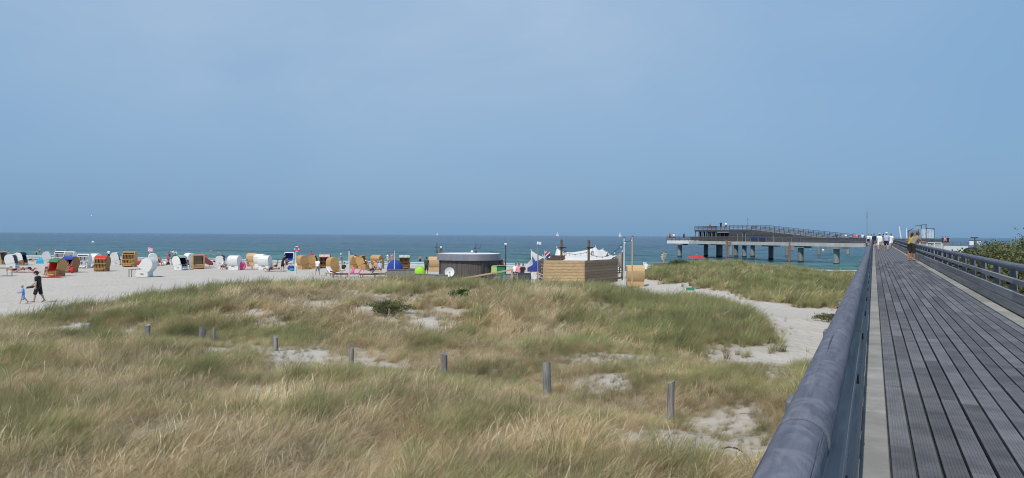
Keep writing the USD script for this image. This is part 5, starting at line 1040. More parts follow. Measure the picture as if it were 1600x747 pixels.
def leafy(name, label, cat, base, size, n_leaf, leaf, mats, seed, stems=10, shape=1.0):
    """A shrub: stems from the ground, leaves in loose clumps on their ends."""
    r = np.random.default_rng(seed); t = thing(name, label, cat, base, 0, 'buckthorn bushes behind the right railing' if name == 'buckthorn_bush' else None); w, d, h = size; tips, br = [], []
    for k in range(stems):
        a = r.uniform(0, 2 * np.pi); q = math.sqrt(r.uniform(0, 1)); e = np.array([w / 2 * q * math.cos(a), d / 2 * q * math.sin(a), h * (1 - .45 * q * q) * r.uniform(.72, .95)]); mid = e * [.45, .45, .5] + r.normal(0, .06, 3); b0 = e * [.15, .15, 0] - [0, 0, .15]
        br += [tube(b0, mid, .03 * h / 2, .02 * h / 2, 5), tube(mid, e, .02 * h / 2, .006, 5)]; tips += [e, mid + (e - mid) * .5, mid + (e - mid) * .8]
        for z in range(3):
            s = mid + (e - mid) * r.uniform(.2, .9); f = s + r.normal(0, 1, 3) * [w * .12, d * .12, h * .10] + [0, 0, h * .06]; br.append(tube(s, f, .012, .004, 4)); tips.append(f)
    put('stems', join(br), 'brown_wood', t); tips = np.array(tips); k = r.integers(0, len(tips), n_leaf); C = tips[k] + np.clip(r.normal(0, 1, (n_leaf, 3)), -1.9, 1.9) * np.array([w, d, h]) * [.055, .055, .06] * shape; C = C[C[:, 2] > .02]; n_leaf = len(C)
    ax = r.normal(0, 1, (n_leaf, 3)) + [0, 0, .5]; ax /= np.linalg.norm(ax, axis=1, keepdims=True); o = np.cross(ax, r.normal(0, 1, (n_leaf, 3))); o /= np.linalg.norm(o, axis=1, keepdims=True); l = leaf * r.uniform(.6, 1.3, (n_leaf, 1)); wd = l * .42
    V = np.stack([C, C + ax * l * .5 + o * wd, C + ax * l, C + ax * l * .5 - o * wd], 1).reshape(-1, 3); i = np.arange(n_leaf) * 4
    pick = r.uniform(size=n_leaf); clump = noise(C * 2.2 / max(h, 1), seed); pick = np.clip(pick * .6 + clump * .6 - .1, 0, .999)
    for q, mt in enumerate(mats):
        s = (pick >= q / len(mats)) & (pick < (q + 1) / len(mats)); ii = i[s]
        if len(ii):
            idx = (ii[:, None] + np.arange(4)).ravel(); vv = V[idx]; j = np.arange(len(ii)) * 4; put(('leaves', 'pale_leaves', 'dry_leaves')[min(q, 2)], (vv, np.vstack([np.stack([j, j + 1, j + 2], 1), np.stack([j, j + 2, j + 3], 1)])), mt, t, kind='stuff')
    return t
def leaf_mat(name, c1, c2, trans=.25):
    usdkit.material(stage, L + name, {'g': ('geometry', {}), 'mx': ('mix', dict(color1=c1, color2=c2)), 'd': ('principled_bsdf', dict(roughness=.6, specular_ior_level=.3)), 't': ('translucent_bsdf', {}), 'm': ('mix_closure', dict(fac=trans))}, [('g.random_per_island', 'mx.fac'), ('mx.color', 'd.base_color'), ('mx.color', 't.color'), ('d.BSDF', 'm.closure1'), ('t.BSDF', 'm.closure2')], surface='m.closure')
leaf_mat('leaf_dark', (.065, .088, .038), (.125, .145, .065)); leaf_mat('leaf_mid', (.14, .155, .065), (.23, .225, .10)); leaf_mat('leaf_rust', (.17, .15, .06), (.23, .20, .08)); leaf_mat('leaf_fresh', (.07, .20, .03), (.14, .30, .06))
def bush_at(px, depth, y_top, w, n, label, seed, leaf=.10):
    g = stand(px, depth); h = at(px, y_top, depth)[2] - g[2]; return leafy('buckthorn_bush', label, 'bush', g, (w, w * .9, max(h, .8)), n, leaf, ['leaf_dark', 'leaf_mid', 'leaf_mid', 'leaf_rust'], seed, stems=44)
bush_at(1612, 31, 368, 4.8, 38000, 'tall green and rust sea buckthorn bush at the right edge behind the railing', 1); bush_at(1580, 38, 377, 4.2, 32000, 'broad green and rust bush in the middle behind the right railing', 2); bush_at(1668, 25, 368, 5.0, 12000, 'tall bush beyond the right edge of the picture', 3); bush_at(1524, 45, 392, 3.4, 10000, 'low leafy bush farthest left behind the right railing', 4, .085); bush_at(1600, 24, 428, 1.9, 9000, 'small bush close behind the right railing, seen through its posts', 5, .07); bush_at(1560, 29.5, 425, 1.9, 8000, 'small leafy bush seen between the railing posts left of the closest bush', 6, .07)
g = ground(610, 492); leafy('dune_shrub', 'dark olive shrub in the middle of the low dune', 'shrub', g - [0, 0, .05], (1.6, 1.2, .62), 3200, .055, ['leaf_mid', 'leaf_mid', 'leaf_mid'], 8, 16); g = ground(716, 470); leafy('fresh_shrub', 'small fresh green leafy plant on the low dune below the kiosk', 'shrub', g, (.8, .7, .46), 700, .09, ['leaf_fresh', 'leaf_mid'], 9, 9)
g = stand(1061, 73); leafy('dune_shrub', 'dark green shrub on the crest of the far dune left of the red parasol', 'shrub', g, (2.2, 1.4, 1.0), 3000, .09, ['leaf_mid', 'leaf_dark', 'leaf_mid'], 10, 16); g = ground(1293, 503); leafy('creeping_plant', 'low creeping plant on the sand beside the pier railing', 'plant', g, (1.2, .9, .34), 1300, .05, ['leaf_mid', 'leaf_mid', 'leaf_mid'], 11, 16)
g = ground(1078, 738); m = sphere((0, 0, .03), .075, 2, (1.2, .8, .6)); v = np.array(m.vertices); m.vertices = v * (1 + .5 * (noise(v * 40)[:, None] - .5)) + g + [0, 0, .02]; tag(put('paper_litter', m, 'roof_white'), 'crumpled pale paper lying in the grass near the railing', 'litter')
P = [ground(x, y) + [0, 0, z] for x, y, z in ((1128, 704, .02), (1138, 706, .06), (1150, 709, .07), (1162, 711, .03))]; tag(put('black_cable', wire(P, .012), 'cloth_black'), 'short black cable end lying on the sand near the railing', 'cable')
# white buoy, sailing boats, gulls
def sail_boat(px, py_w, y_top, label, d=2600):
    p = at(px, 400, d); z = at(px, y_top, d)[2]; t = thing('sailing_boat', label, 'sailing boat', (p[0], p[1], 0), 0, 'sailing boats on the horizon'); h = z
    hull = trimesh.convex.convex_hull(np.array([(-.24 * h, -.06 * h, .06 * h), (-.24 * h, .06 * h, .06 * h), (.30 * h, 0, .08 * h), (.08 * h, -.085 * h, .065 * h), (.08 * h, .085 * h, .065 * h), (-.20 * h, 0, -.03 * h), (.2 * h, 0, -.03 * h)])); put('hull', hull, 'white_paint', t)
    put('mast', tube((.03 * h, 0, 0), (.03 * h, 0, h), .006 * h), 'steel', t); put('mainsail', trimesh.Trimesh([(.02 * h, 0, .12 * h), (-.26 * h, .05 * h, .12 * h), (.02 * h, 0, .97 * h), (-.10 * h, .05 * h, .5 * h)], [[0, 1, 3], [0, 3, 2]], process=False), 'roof_white', t); put('jib', trimesh.Trimesh([(.05 * h, 0, .85 * h), (.28 * h, 0, .10 * h), (.06 * h, .05 * h, .12 * h), (.12 * h, .03 * h, .4 * h)], [[0, 1, 3], [1, 2, 3], [2, 0, 3]], process=False), 'roof_white', t)
sail_boat(870.7, 368, 361.3, 'distant white sailing boat on the horizon, left of two above the tent'); sail_boat(968.5, 368, 361.8, 'distant white sailing boat on the horizon, right of two above the tent'); sail_boat(683, 366, 362.8, 'faint tiny sailing boat on the horizon above the kiosk', 4200)
def buoy(px, py, r, label):
    g = ground(px, py); t = thing('buoy', label, 'buoy', (g[0], g[1], 0), 0, 'white buoys'); put('float', sphere((0, 0, r * .55), r, 2, (1, 1, .9)), 'white_paint', t, smooth=True); put('ring', tube((0, 0, r * 1.35), (0, 0, r * 1.7), r * .22), 'steel', t)
buoy(145.5, 379.6, .62, 'white buoy floating far out on the left'); buoy(1286, 392.2, .42, 'white buoy between the sea bridge columns'); buoy(1075, 380, .3, 'small white buoy beyond the end of the sea bridge') if False else None
def gull(p, span, rz, label, bank=0):
    t = thing('gull', label, 'gull', p, rz, 'white gulls'); s = span / 1.2
    prof = [(-.26, .012), (-.20, .03), (-.05, .07), (.10, .065), (.17, .045), (.22, .05), (.26, .04), (.30, .008)]; V = []; n = 8
    for y, r_ in prof:
        for a in np.linspace(0, 2 * np.pi, n, endpoint=False): V.append((r_ * math.cos(a) * s, y * s, r_ * .85 * math.sin(a) * s + (.02 * s if y > .15 else 0)))
    F_ = []
    for k in range(len(prof) - 1):
        for i in range(n): j = (i + 1) % n; F_ += [[k * n + i, k * n + j, (k + 1) * n + j], [k * n + i, (k + 1) * n + j, (k + 1) * n + i]]
    put('body', trimesh.Trimesh(V, F_, process=True), 'white_paint', t, smooth=True)
    for sd in (-1, 1):
        W = [(sd * .04, .10, .04), (sd * .32, .14, .16), (sd * .62, -.02, .10), (sd * .32, -.02, .15), (sd * .04, -.08, .035)]; W = np.array(W) * s; T = np.vstack([W, W + [0, 0, .012 * s]])
        put('wing', trimesh.convex.convex_hull(T[[0, 1, 3, 4, 5, 6, 8, 9]]), 'white_paint', t); put('wing_tip', trimesh.convex.convex_hull(T[[1, 2, 3, 6, 7, 8]]), 'fascia_grey', t)
    put('tail', trimesh.convex.convex_hull(np.array([(-.03, -.22, 0), (.03, -.22, 0), (-.08, -.36, 0), (.08, -.36, 0), (0, -.22, .015), (0, -.36, .012)]) * s), 'white_paint', t); plain('beak_yellow', (.6, .4, .05), .5); put('beak', trimesh.convex.convex_hull(np.array([(-.012, .28, .02), (.012, .28, .02), (0, .28, .035), (0, .35, .015)]) * s), 'beak_yellow', t)
gull(at(142, 337.5, 190), 1.35, 70, 'white gull high in the sky on the left'); gull(at(269, 394, 110), 1.3, 60, 'white gull flying low over the water, left of a pair'); gull(at(274.5, 395.5, 112), 1.3, 100, 'white gull flying low over the water, right of a pair')
# ================================================================ people
plain('skin_light', (.50, .30, .21), .6); plain('skin_tan', (.38, .20, .125), .6); plain('skin_red', (.52, .25, .18), .6)
plain('hair_brown', (.06, .035, .02), .6); plain('hair_black', (.012, .010, .010), .6); plain('hair_blond', (.42, .29, .13), .6); plain('hair_grey', (.35, .34, .33), .6); plain('eye_dark', (.02, .015, .012), .3); plain('lip', (.30, .10, .09), .5)
plain('cotton_skyblue', (.17, .33, .62), .9); plain('cotton_pale_blue', (.34, .46, .66), .9); plain('cotton_olive', (.25, .215, .145), .9); plain('cotton_dark_olive', (.022, .026, .018), .9); plain('cotton_yellow', (.46, .31, .05), .9); plain('cotton_white', (.78, .78, .78), .9); plain('cotton_darkgreen', (.035, .06, .04), .9); plain('cotton_pink', (.68, .26, .34), .9); plain('straw_hat', (.50, .37, .19), .9); plain('cotton_orange', (.7, .25, .06), .9)
_SPH = {}
def sph(c, r, n=10):
    return m3.Manifold.sphere(float(r), n).translate([float(x) for x in c])
def bone(a, b, ra, rb, n=10):
    return m3.Manifold.batch_hull([sph(a, ra, n), sph(b, rb, n)])
def hull(*sp, n=10):
    return m3.Manifold.batch_hull([sph(c, r, n) for c, r in sp])
def union(ms): return m3.Manifold.batch_boolean(ms, m3.OpType.Add)
def soft(mf, ln=.05, it=5):
    t = tri(mf.refine_to_length(ln)); t.merge_vertices(); trimesh.smoothing.filter_taubin(t, .5, .52, it); return t
GROUP = 'people on the beach'
def person(pos, facing, label, H=1.72, pose=None, top=None, bottom=None, hair='hair_brown', skin='skin_light', hat=None, long_hair=False, female=False, group=None, child=False, detail=False, roll=0.0, tilt_=0.0, zoff=0.0, print_=None, stout=1.0):
    """top / bottom: (kind, material). facing: bearing the person looks towards. tilt_: whole body pitched (-90 lies on the back)."""
    P = dict(lean=2, head=0, twist=0, rt=0, lt=0, rk=4, lk=4, ra=4, la=4, rb=9, lb=9, re=14, le=14, spread=4); P.update(pose or {})
    r3 = lambda d: math.radians(d); n = 12 if detail else 8
    hs = 1.22 if child else 1.0; sw = .90 if female else 1.0
    X = np.array([1.0, 0, 0]); U = np.array([0, math.sin(r3(P['lean'])), math.cos(r3(P['lean']))]); Fw = np.array([0, math.cos(r3(P['lean'])), -math.sin(r3(P['lean']))])
    pel = np.zeros(3); wai = pel + .19 * U; che = pel + .38 * U; nek = pel + .54 * U
    hp = r3(P['lean'] * .45 + P['head']); hu = np.array([0, math.sin(hp), math.cos(hp)]); hf = np.array([0, math.cos(hp), -math.sin(hp)]); hc = nek + .165 * hu + .012 * hf
    B = [hull((pel + .085 * X, .105), (pel - .085 * X, .105), (wai + .065 * X, .088), (wai - .065 * X, .088), n=n), hull((wai + .065 * X, .088), (wai - .065 * X, .088), (che + .095 * X * sw, .105), (che - .095 * X * sw, .105), n=n), hull((che + .095 * X * sw, .105), (che - .095 * X * sw, .105), (nek - .06 * U + .155 * X * sw, .058), (nek - .06 * U - .155 * X * sw, .058), n=n), bone(nek - .05 * U, hc - .05 * hu, .058, .05, n)]
    hr = .088 * hs
    B.append(hull((hc + .03 * hu, hr), (hc - .012 * hf + .02 * hu, hr), (hc - .055 * hu * hs + .022 * hf, .052 * hs), n=n))
    B.append(hull((hc + .012 * hu + hr * hf, .012), (hc - .022 * hu + (hr + .016) * hf, .013), n=6))                       # nose
    for s in (-1, 1): B.append(hull((hc + s * (hr - .002) * X + .012 * hu, .016), (hc + s * (hr + .004) * X - .018 * hu, .012), n=6))     # ears
    J = {}
    for s, k in ((1, 'r'), (-1, 'l')):
        sh = nek - .062 * U + s * .178 * X * sw; a, b, e = r3(P[k + 'a']), r3(P[k + 'b']), r3(P[k + 'e'])
        d1 = np.array([s * math.sin(b), math.sin(a) * math.cos(b), -math.cos(a) * math.cos(b)]); el = sh + .285 * d1
        d2 = np.array([s * math.sin(b) * .5, math.sin(a + e) * math.cos(b), -math.cos(a + e) * math.cos(b)]); d2 /= np.linalg.norm(d2); wr = el + .25 * d2
        B += [bone(sh, el, .052, .042, n), bone(el, wr, .042, .028, n)]
        nrm = np.cross(d2, X); nrm /= np.linalg.norm(nrm); side = np.cross(nrm, d2); kn = wr + .085 * d2             # palm, then four fingers and a thumb
        B.append(hull((wr, .024), (kn + .030 * nrm, .014), (kn - .030 * nrm, .014), n=6))
        for q, (o, ln) in enumerate(((.030, .070), (.011, .078), (-.010, .073), (-.029, .058))):
            f0 = kn + o * nrm; f1 = f0 + d2 * ln * .5 + side * .012 * -s; f2 = f1 + d2 * ln * .42 + side * .026 * -s; B += [bone(f0, f1, .0095, .009, 6), bone(f1, f2, .009, .0075, 6)]
        t0 = wr + .03 * d2 + .022 * nrm; t1 = t0 + .035 * d2 + .030 * nrm; t2 = t1 + .032 * d2 + .006 * nrm; B += [bone(t0, t1, .012, .010, 6), bone(t1, t2, .010, .008, 6)]
        J[k + 'sh'], J[k + 'el'], J[k + 'wr'], J[k + 'hand'] = sh, el, wr, kn + .03 * d2
        hip = pel + s * .088 * X - .02 * np.array([0, 0, 1]); t, kk, sp_ = r3(P[k + 't']), r3(P[k + 'k']), r3(P['spread']); d3 = np.array([s * math.sin(sp_), math.sin(t) * math.cos(sp_), -math.cos(t) * math.cos(sp_)]); kne = hip + .43 * d3
        d4 = np.array([s * math.sin(sp_) * .3, math.sin(t - kk), -math.cos(t - kk)]); d4 /= np.linalg.norm(d4); ank = kne + .42 * d4; fd = np.array([s * .12, math.cos(t - kk), math.sin(t - kk)]); fd = fd / np.linalg.norm(fd)
        B += [bone(hip, kne, .088, .055, n), hull((kne, .054), (kne + .13 * d4 - .012 * fd, .056), (ank, .036), n=n), hull((ank + .02 * d4, .037), (ank + .045 * d4 - .045 * fd, .030), (ank + .055 * d4 + .13 * fd, .028), n=n), bone(ank + .058 * d4 + .10 * fd, ank + .062 * d4 + .175 * fd, .030, .020, n)]
        J[k + 'hip'], J[k + 'kn'], J[k + 'an'] = hip, kne, ank
    sc = H / 1.72 * (1.0 if not child else 1.0)
    body = union(B); body = soft(body, .035 if detail else .08, 5 if detail else 2)
    T = trimesh.transformations.rotation_matrix(r3(tilt_), [1, 0, 0]); T = trimesh.transformations.rotation_matrix(r3(roll), [0, 1, 0]) @ T; T[:3] *= sc; T[0] *= stout; T[1] *= stout
    low = trimesh.transform_points(np.array(body.vertices), T)[:, 2].min(); T[2, 3] -= low
    t = thing('person', label, 'person', np.array(pos) + [0, 0, zoff], -facing, group or GROUP)
    def add(nm, m, mat, sm=60, to=None): m.apply_transform(T); return put(nm, m, mat, to or t, smooth=sm)
    bodyp = add('body', body, skin)
    g = .016
    if top:
        kind, mat = top; c = [hull((pel + .085 * X + .06 * U, .105 + g), (pel - .085 * X + .06 * U, .105 + g), (wai + .068 * X, .095 + g), (wai - .068 * X, .095 + g), n=n), hull((wai + .068 * X, .095 + g), (wai - .068 * X, .095 + g), (che + .095 * X * sw, .105 + g), (che - .095 * X * sw, .105 + g), n=n), hull((che + .095 * X * sw, .105 + g), (che - .095 * X * sw, .105 + g), (nek - .062 * U + .155 * X * sw, .06 + g), (nek - .062 * U - .155 * X * sw, .06 + g), n=n)]
        if kind == 'bikini': c = [hull((che + .09 * X * sw - .03 * U, .105 + g), (che - .09 * X * sw - .03 * U, .105 + g), (che + .09 * X * sw + .015 * U, .105 + g), (che - .09 * X * sw + .015 * U, .105 + g), n=n)]
        else:
            for k in 'rl':
                full = kind in ('long_shirt', 'robe'); q = .62 if not full else 1.0; e = J[k + 'sh'] + (J[k + 'el'] - J[k + 'sh']) * q; c.append(bone(J[k + 'sh'], e, .06 + g, .054 + g, n))
                if full: c.append(bone(e, J[k + 'el'] + (J[k + 'wr'] - J[k + 'el']) * .85, .050 + g, .044 + g, n))
        if kind in ('dress', 'robe', 'tunic'):
            ln = {'dress': .46, 'robe': .52, 'tunic': .24}[kind]; mid = (J['rkn'] + J['lkn']) / 2 - pel; mid = mid / np.linalg.norm(mid); w = .16 if kind != 'tunic' else .13
            c.append(hull((pel + .08 * X, .11 + g), (pel - .08 * X, .11 + g), (pel + mid * ln + w * X, .085), (pel + mid * ln - w * X, .085), n=n))
        shirtp = add({'bikini': 'bikini_top', 'dress': 'dress', 'robe': 'robe', 'tunic': 'tunic'}.get(kind, 'shirt'), soft(union(c), .06 if detail else .1, 3), mat)
    if bottom:
        kind, mat = bottom; c = [hull((pel + .085 * X, .105 + g * .7), (pel - .085 * X, .105 + g * .7), (pel + .075 * X + .09 * U, .097 + g * .7), (pel - .075 * X + .09 * U, .097 + g * .7), n=n)]
        if kind == 'bikini': c = [hull((pel + .085 * X, .105 + g * .6), (pel - .085 * X, .105 + g * .6), (pel - .05 * U, .09), n=n)]
        else:
            for k in 'rl':
                q = {'shorts': .72, 'long_shorts': 1.02, 'trousers': 1.0}[kind]; e = J[k + 'hip'] + (J[k + 'kn'] - J[k + 'hip']) * q; c.append(bone(J[k + 'hip'], e, .092 + g, .078 + g, n))
                if kind == 'trousers': c.append(bone(J[k + 'kn'], J[k + 'an'], .066 + g, .048 + g, n))
        add({'bikini': 'bikini_bottom', 'trousers': 'trousers'}.get(kind, 'shorts'), soft(union(c), .06 if detail else .1, 3), mat)
    if hair:
        hh = hull((hc + .040 * hu - .012 * hf, hr + .008), (hc + .012 * hu - .034 * hf, hr + .002), n=n)
        if long_hair: hh = union([hh, hull((hc - .045 * hf + .02 * hu, .078), (nek - .055 * hf - .06 * U, .055), (nek - .05 * hf - .14 * U, .03), n=n)])
        hh = hh - m3.Manifold.cube([.4, .2, .4], True).rotate([-math.degrees(hp), 0, 0]).translate([float(x) for x in hc + (.100 + hr * .62) * hf - .19 * hu])
        add('hair', soft(hh, .06, 2), hair)
    if hat:
        kind, mat = hat; top_ = hc + .052 * hu - .008 * hf; d = union([hull((top_, hr + .018), (top_ + .02 * hu, hr + .012), n=14) ^ m3.Manifold.cube([.5, .5, .3], True).rotate([-math.degrees(hp), 0, 0]).translate([float(x) for x in top_ + .145 * hu])])
        if kind == 'cap': d = union([d, hull((top_ + .005 * hu + .06 * hf + .05 * X, .014), (top_ + .005 * hu + .06 * hf - .05 * X, .014), (top_ - .005 * hu + .165 * hf, .012), n=8)])
        else: d = union([d, m3.Manifold.cylinder(.014, hr + .085, hr + .085, 20, True).rotate([-math.degrees(hp), 0, 0]).translate([float(x) for x in top_ - .002 * hu])])
        add(kind, tri(d), mat, 40)
    for s in (-1, 1): add('eye', sphere(hc + .010 * hu + (hr + .001) * hf * .93 + s * .032 * X, .011, 1), 'eye_dark', to=bodyp)
    add('mouth', tri(hull((hc - .050 * hu + .086 * hf * hs + .016 * X, .006), (hc - .050 * hu + .086 * hf * hs - .016 * X, .006), n=6)), 'lip', to=bodyp)
    if print_:
        q = che + (.105 + g + .006) * Fw; m = tri(union([hull((q + .05 * U, .035), (q + .02 * U + .03 * X, .03), n=8), bone(q + .06 * U - .05 * X, q + .01 * U - .02 * X, .016, .012, 6), hull((q - .03 * U + .02 * X, .02), (q - .04 * U - .02 * X, .014), n=6)])); v = np.array(m.vertices); k = (v - q) @ Fw; m.vertices = v - np.outer(k * .85, Fw); add('print', m, print_, to=shirtp)
    R = trimesh.transformations.rotation_matrix(r3(-facing), [0, 0, 1])
    return {k: (R @ np.append((T @ np.append(v, 1))[:3], 1))[:3] + np.array(pos) + [0, 0, zoff] for k, v in J.items()}

WALK = dict(rt=24, rk=8, lt=-16, lk=22, ra=-20, la=22, re=18, le=22, lean=4); WALK2 = dict(lt=22, lk=8, rt=-14, rk=24, ra=20, la=-18, re=22, le=18, lean=4)
SIT = dict(rt=96, lt=92, rk=78, lk=70, lean=-12, ra=22, la=18, re=40, le=36); SITCHAIR = dict(rt=86, lt=84, rk=80, lk=76, lean=-14, ra=18, la=22, re=45, le=40)
LIE = dict(rt=4, lt=18, rk=6, lk=34, ra=8, la=12, rb=20, lb=16); PROP = dict(rt=58, lt=66, rk=70, lk=82, lean=34, ra=-40, la=-36, re=10, le=10); KNEEL = dict(rt=70, lt=74, rk=150, lk=150, lean=38, ra=40, la=50, re=20, le=20); CROUCH = dict(rt=80, lt=86, rk=118, lk=122, lean=36, ra=50, la=46, re=20, le=30)
def p_at(px, py): return ground(px, py)
# the man and the child on the sand
g = p_at(60, 473); J = person(g, 262, 'man in black T-shirt, black shorts and black cap walking on the sand beside a child', 1.76, dict(WALK, ra=26, re=24, rb=12, la=-4, le=8, rt=-8, rk=14, lt=13, lk=6, head=14), ('tshirt', 'cloth_black'), ('long_shorts', 'cloth_black'), 'hair_brown', 'skin_light', ('cap', 'cloth_black'), detail=True, print_='roof_white', stout=1.16)
h = J['rhand']; t = thing('shoe_bag', 'flat black shoe bag held out in the hand of the man in the black T-shirt', 'bag', h - [0, 0, .16], 12); m = trimesh.convex.convex_hull(np.array([(-.30, -.05, -.03), (-.30, .05, -.03), (.16, -.05, .09), (.16, .05, .09), (-.26, 0, .09), (.20, 0, .16), (.06, -.05, 0), (.06, .05, 0)])); put('body', m, 'cloth_black', t, smooth=40); put('handle', wire([(.02, 0, .07), (0, 0, .16), (.05, 0, .18), (.10, 0, .12)], .014), 'cloth_black', t)
g = p_at(36.5, 474.5); person(g, 232, 'blond toddler in a sky blue beach robe walking in front of the man in black', 1.04, dict(WALK2, head=16, la=12, le=60, ra=16, re=55), ('robe', 'cotton_skyblue'), None, 'hair_blond', 'skin_light', child=True, detail=True)
# people on the boardwalk
GROUP = 'people on the boardwalk'
def on_deck(px, py):
    r = ray(px, py); u = np.linspace(8, 140, 3000); best = None
    for d in np.linspace(6, 140, 4000):
        q = EYE + r * d
        if q[2] <= deck_z(q[0] * PU[0] + q[1] * PU[1]) + .0: return q
    return q
PB = math.degrees(TH)
DK = 76.0
def deck_at(px, depth): p = at(px, 400, depth); p[2] = float(deck_z(p[0] * PU[0] + p[1] * PU[1])); return p
person(deck_at(1374, 78), PB, 'person in white shirt, white shorts and pale hat walking away on the boardwalk', 1.72, WALK, ('long_shirt', 'cotton_white'), ('shorts', 'cotton_white'), 'hair_grey', 'skin_light', ('sun_hat', 'straw_hat'), detail=True)
person(deck_at(1385, 77), PB, 'person in light blue shirt and dark shorts walking away on the boardwalk', 1.80, WALK2, ('tshirt', 'cotton_pale_blue'), ('shorts', 'cloth_navy'), 'hair_grey', 'skin_light', ('sun_hat', 'roof_white'), detail=True)
person(deck_at(1392.0, 92), PB + 170, 'person in white clothes coming along the right side of the boardwalk', 1.74, WALK, ('tunic', 'cotton_white'), ('shorts', 'cotton_white'), 'hair_brown', 'skin_tan', female=True, detail=True)
person(deck_at(1365.5, 104), PB + 180, 'person in a long dark dress on the left of the boardwalk walkers', 1.74, WALK2, ('robe', 'cloth_navy'), None, 'hair_black', 'skin_tan', female=True)
person(deck_at(1380, 112), PB, 'person with dark clothes half hidden between the white and the blue shirted walkers', 1.74, WALK, ('tshirt', 'cloth_black'), ('shorts', 'cloth_navy'), 'hair_brown')
person(deck_at(1361.5, 112), PB + 180, 'person in white top by the left railing at the end of the boardwalk', 1.68, WALK, ('tshirt', 'cotton_white'), ('shorts', 'cloth_grey'), 'hair_black', 'skin_tan')
person(deck_at(1356.5, 122), PB + 180, 'person in white with dark hair farthest left at the end of the boardwalk', 1.7, {}, ('tshirt', 'cotton_white'), ('shorts', 'cloth_navy'), 'hair_black', female=True)
# the couple leaning on the right railing
q = pier_xy(52.5, 2.12); z = float(deck_z(53)); J = person((q[0], q[1], z), PB + 62, 'man in olive T-shirt and dark shorts leaning with both arms on the right railing', 1.80, dict(lean=34, head=-6, rt=6, lt=-6, rk=2, lk=4, ra=34, la=30, re=46, le=50, rb=8, lb=10, spread=5), ('tshirt', 'cotton_olive'), ('long_shorts', 'cotton_dark_olive'), 'hair_brown', 'skin_tan', detail=True)
for s_, k in ((1, 'r'), (-1, 'l')): pass
q = pier_xy(57.5, 2.2); person((q[0], q[1], z), PB + 50, 'woman in yellow top with long black hair at the railing beside the leaning man', 1.70, dict(lean=16, head=0, ra=50, la=46, re=40, le=40), ('tshirt', 'cotton_yellow'), ('shorts', 'cloth_black'), 'hair_black', 'skin_tan', long_hair=True, female=True, detail=True)
# people on the sea bridge and platform
GROUP = 'people on the sea bridge and jetty'
def bridge(px, w, label, col, hair='hair_brown', H=1.72, z=None, facing=200, **k):
    s = s_of(px, w); p = lp(s, w, LZ if z is None else z); person(p, facing, label, H, k.pop('pose', {}), ('tshirt', col), ('shorts', 'cloth_navy'), hair, **k)
bridge(1046.5, .8, 'person in red with a red hat at the tip of the sea bridge', 'cloth_red', hat=('sun_hat', 'cloth_red')); bridge(1052.5, .9, 'person in white next to the red one at the tip of the sea bridge', 'cotton_white'); bridge(1068.5, .8, 'person alone at the railing left of the sea bridge building', 'cloth_navy', 'hair_black')
bridge(1126, 3.0, 'dark haired person on the upper deck of the sea bridge building, left of two', 'cloth_navy', 'hair_black', z=ZU + .22); bridge(1134, 3.4, 'person on the upper deck of the sea bridge building, right of two', 'cotton_white', 'hair_black', z=ZU + .22); bridge(1109, 2.4, 'person in red sitting height on the upper deck of the sea bridge building', 'cloth_red', z=ZU + .22, H=1.35)
for px, col, lab, hr in ((1307.5, 'cloth_black', 'dark clothed person on the low end of the sea bridge ramp', 'hair_black'), (1321.5, 'cotton_white', 'person in white left of the person in pink on the sea bridge', 'hair_brown'), (1334, 'cloth_pink', 'person in bright pink on the sea bridge', 'hair_brown'), (1338.5, 'cotton_pink', 'person in pale pink close beside the bright pink one on the sea bridge', 'hair_blond'), (1347.5, 'cotton_white', 'person in white on the sea bridge nearest to the flagpole', 'hair_brown')): bridge(px, 2.6, lab, col, hr, facing=250)
for px, d, col, lab in ((1483.5, 131.5, 'cloth_navy', 'person in dark clothes on the side jetty, left of three'), (1488, 131.8, 'cotton_pink', 'person in pink on the side jetty, middle of three'), (1492, 131.3, 'cloth_black', 'person in black on the side jetty, right of three')):
    p = at(px, 400, d); person((p[0], p[1] + 2.2, 3.43), 190, lab, 1.7, {}, ('tshirt', col), ('shorts', 'cloth_navy'), 'hair_black')
# the beach
GROUP = 'people on the beach'
def beach(px, py, facing, label, H=1.72, pose=None, top=None, bottom=None, hair='hair_brown', skin='skin_light', **k): return person(p_at(px, py), facing, label, H, pose, top, bottom, hair, skin, **k)
def lying(px, py, facing, label, top=None, bottom=('shorts', 'cloth_navy'), **k): g = p_at(px, py); return person(g + [0, 0, .04], facing, label, k.pop('H', 1.72), k.pop('pose', LIE), top, bottom, k.pop('hair', 'hair_brown'), k.pop('skin', 'skin_tan'), tilt_=-90, **k)
beach(77, 431, 190, 'person sitting on a chair beside the green awning chair', 1.7, SITCHAIR, None, ('shorts', 'cloth_grey'), 'hair_brown', 'skin_red', zoff=.08)
garden_chair(77, p_at(77, 431)[1] + .10, 'wooden chair of the person sitting beside the green awning chair', 'brown_wood', rz=-180)
beach(103.5, 426, 190, 'sunburnt person sitting on the left in the blue awning chair', 1.68, SITCHAIR, None, ('shorts', 'cloth_red'), 'hair_brown', 'skin_red', zoff=.12); beach(112.5, 426, 200, 'person with white cap sitting on the right in the blue awning chair', 1.72, SITCHAIR, None, ('shorts', 'cloth_red'), 'hair_grey', 'skin_red', hat=('cap', 'cotton_white'), zoff=.12)
lying(26, 425.5, 80, 'sunbather lying flat on the pink towel, left of two'); lying(46, 425, 275, 'sunbather with raised knees on the pink towel, right of two', pose=dict(LIE, rt=50, rk=95, lt=40, lk=80)); lying(50, 409, 85, 'sunbather lying on the sand near the waterline'); 
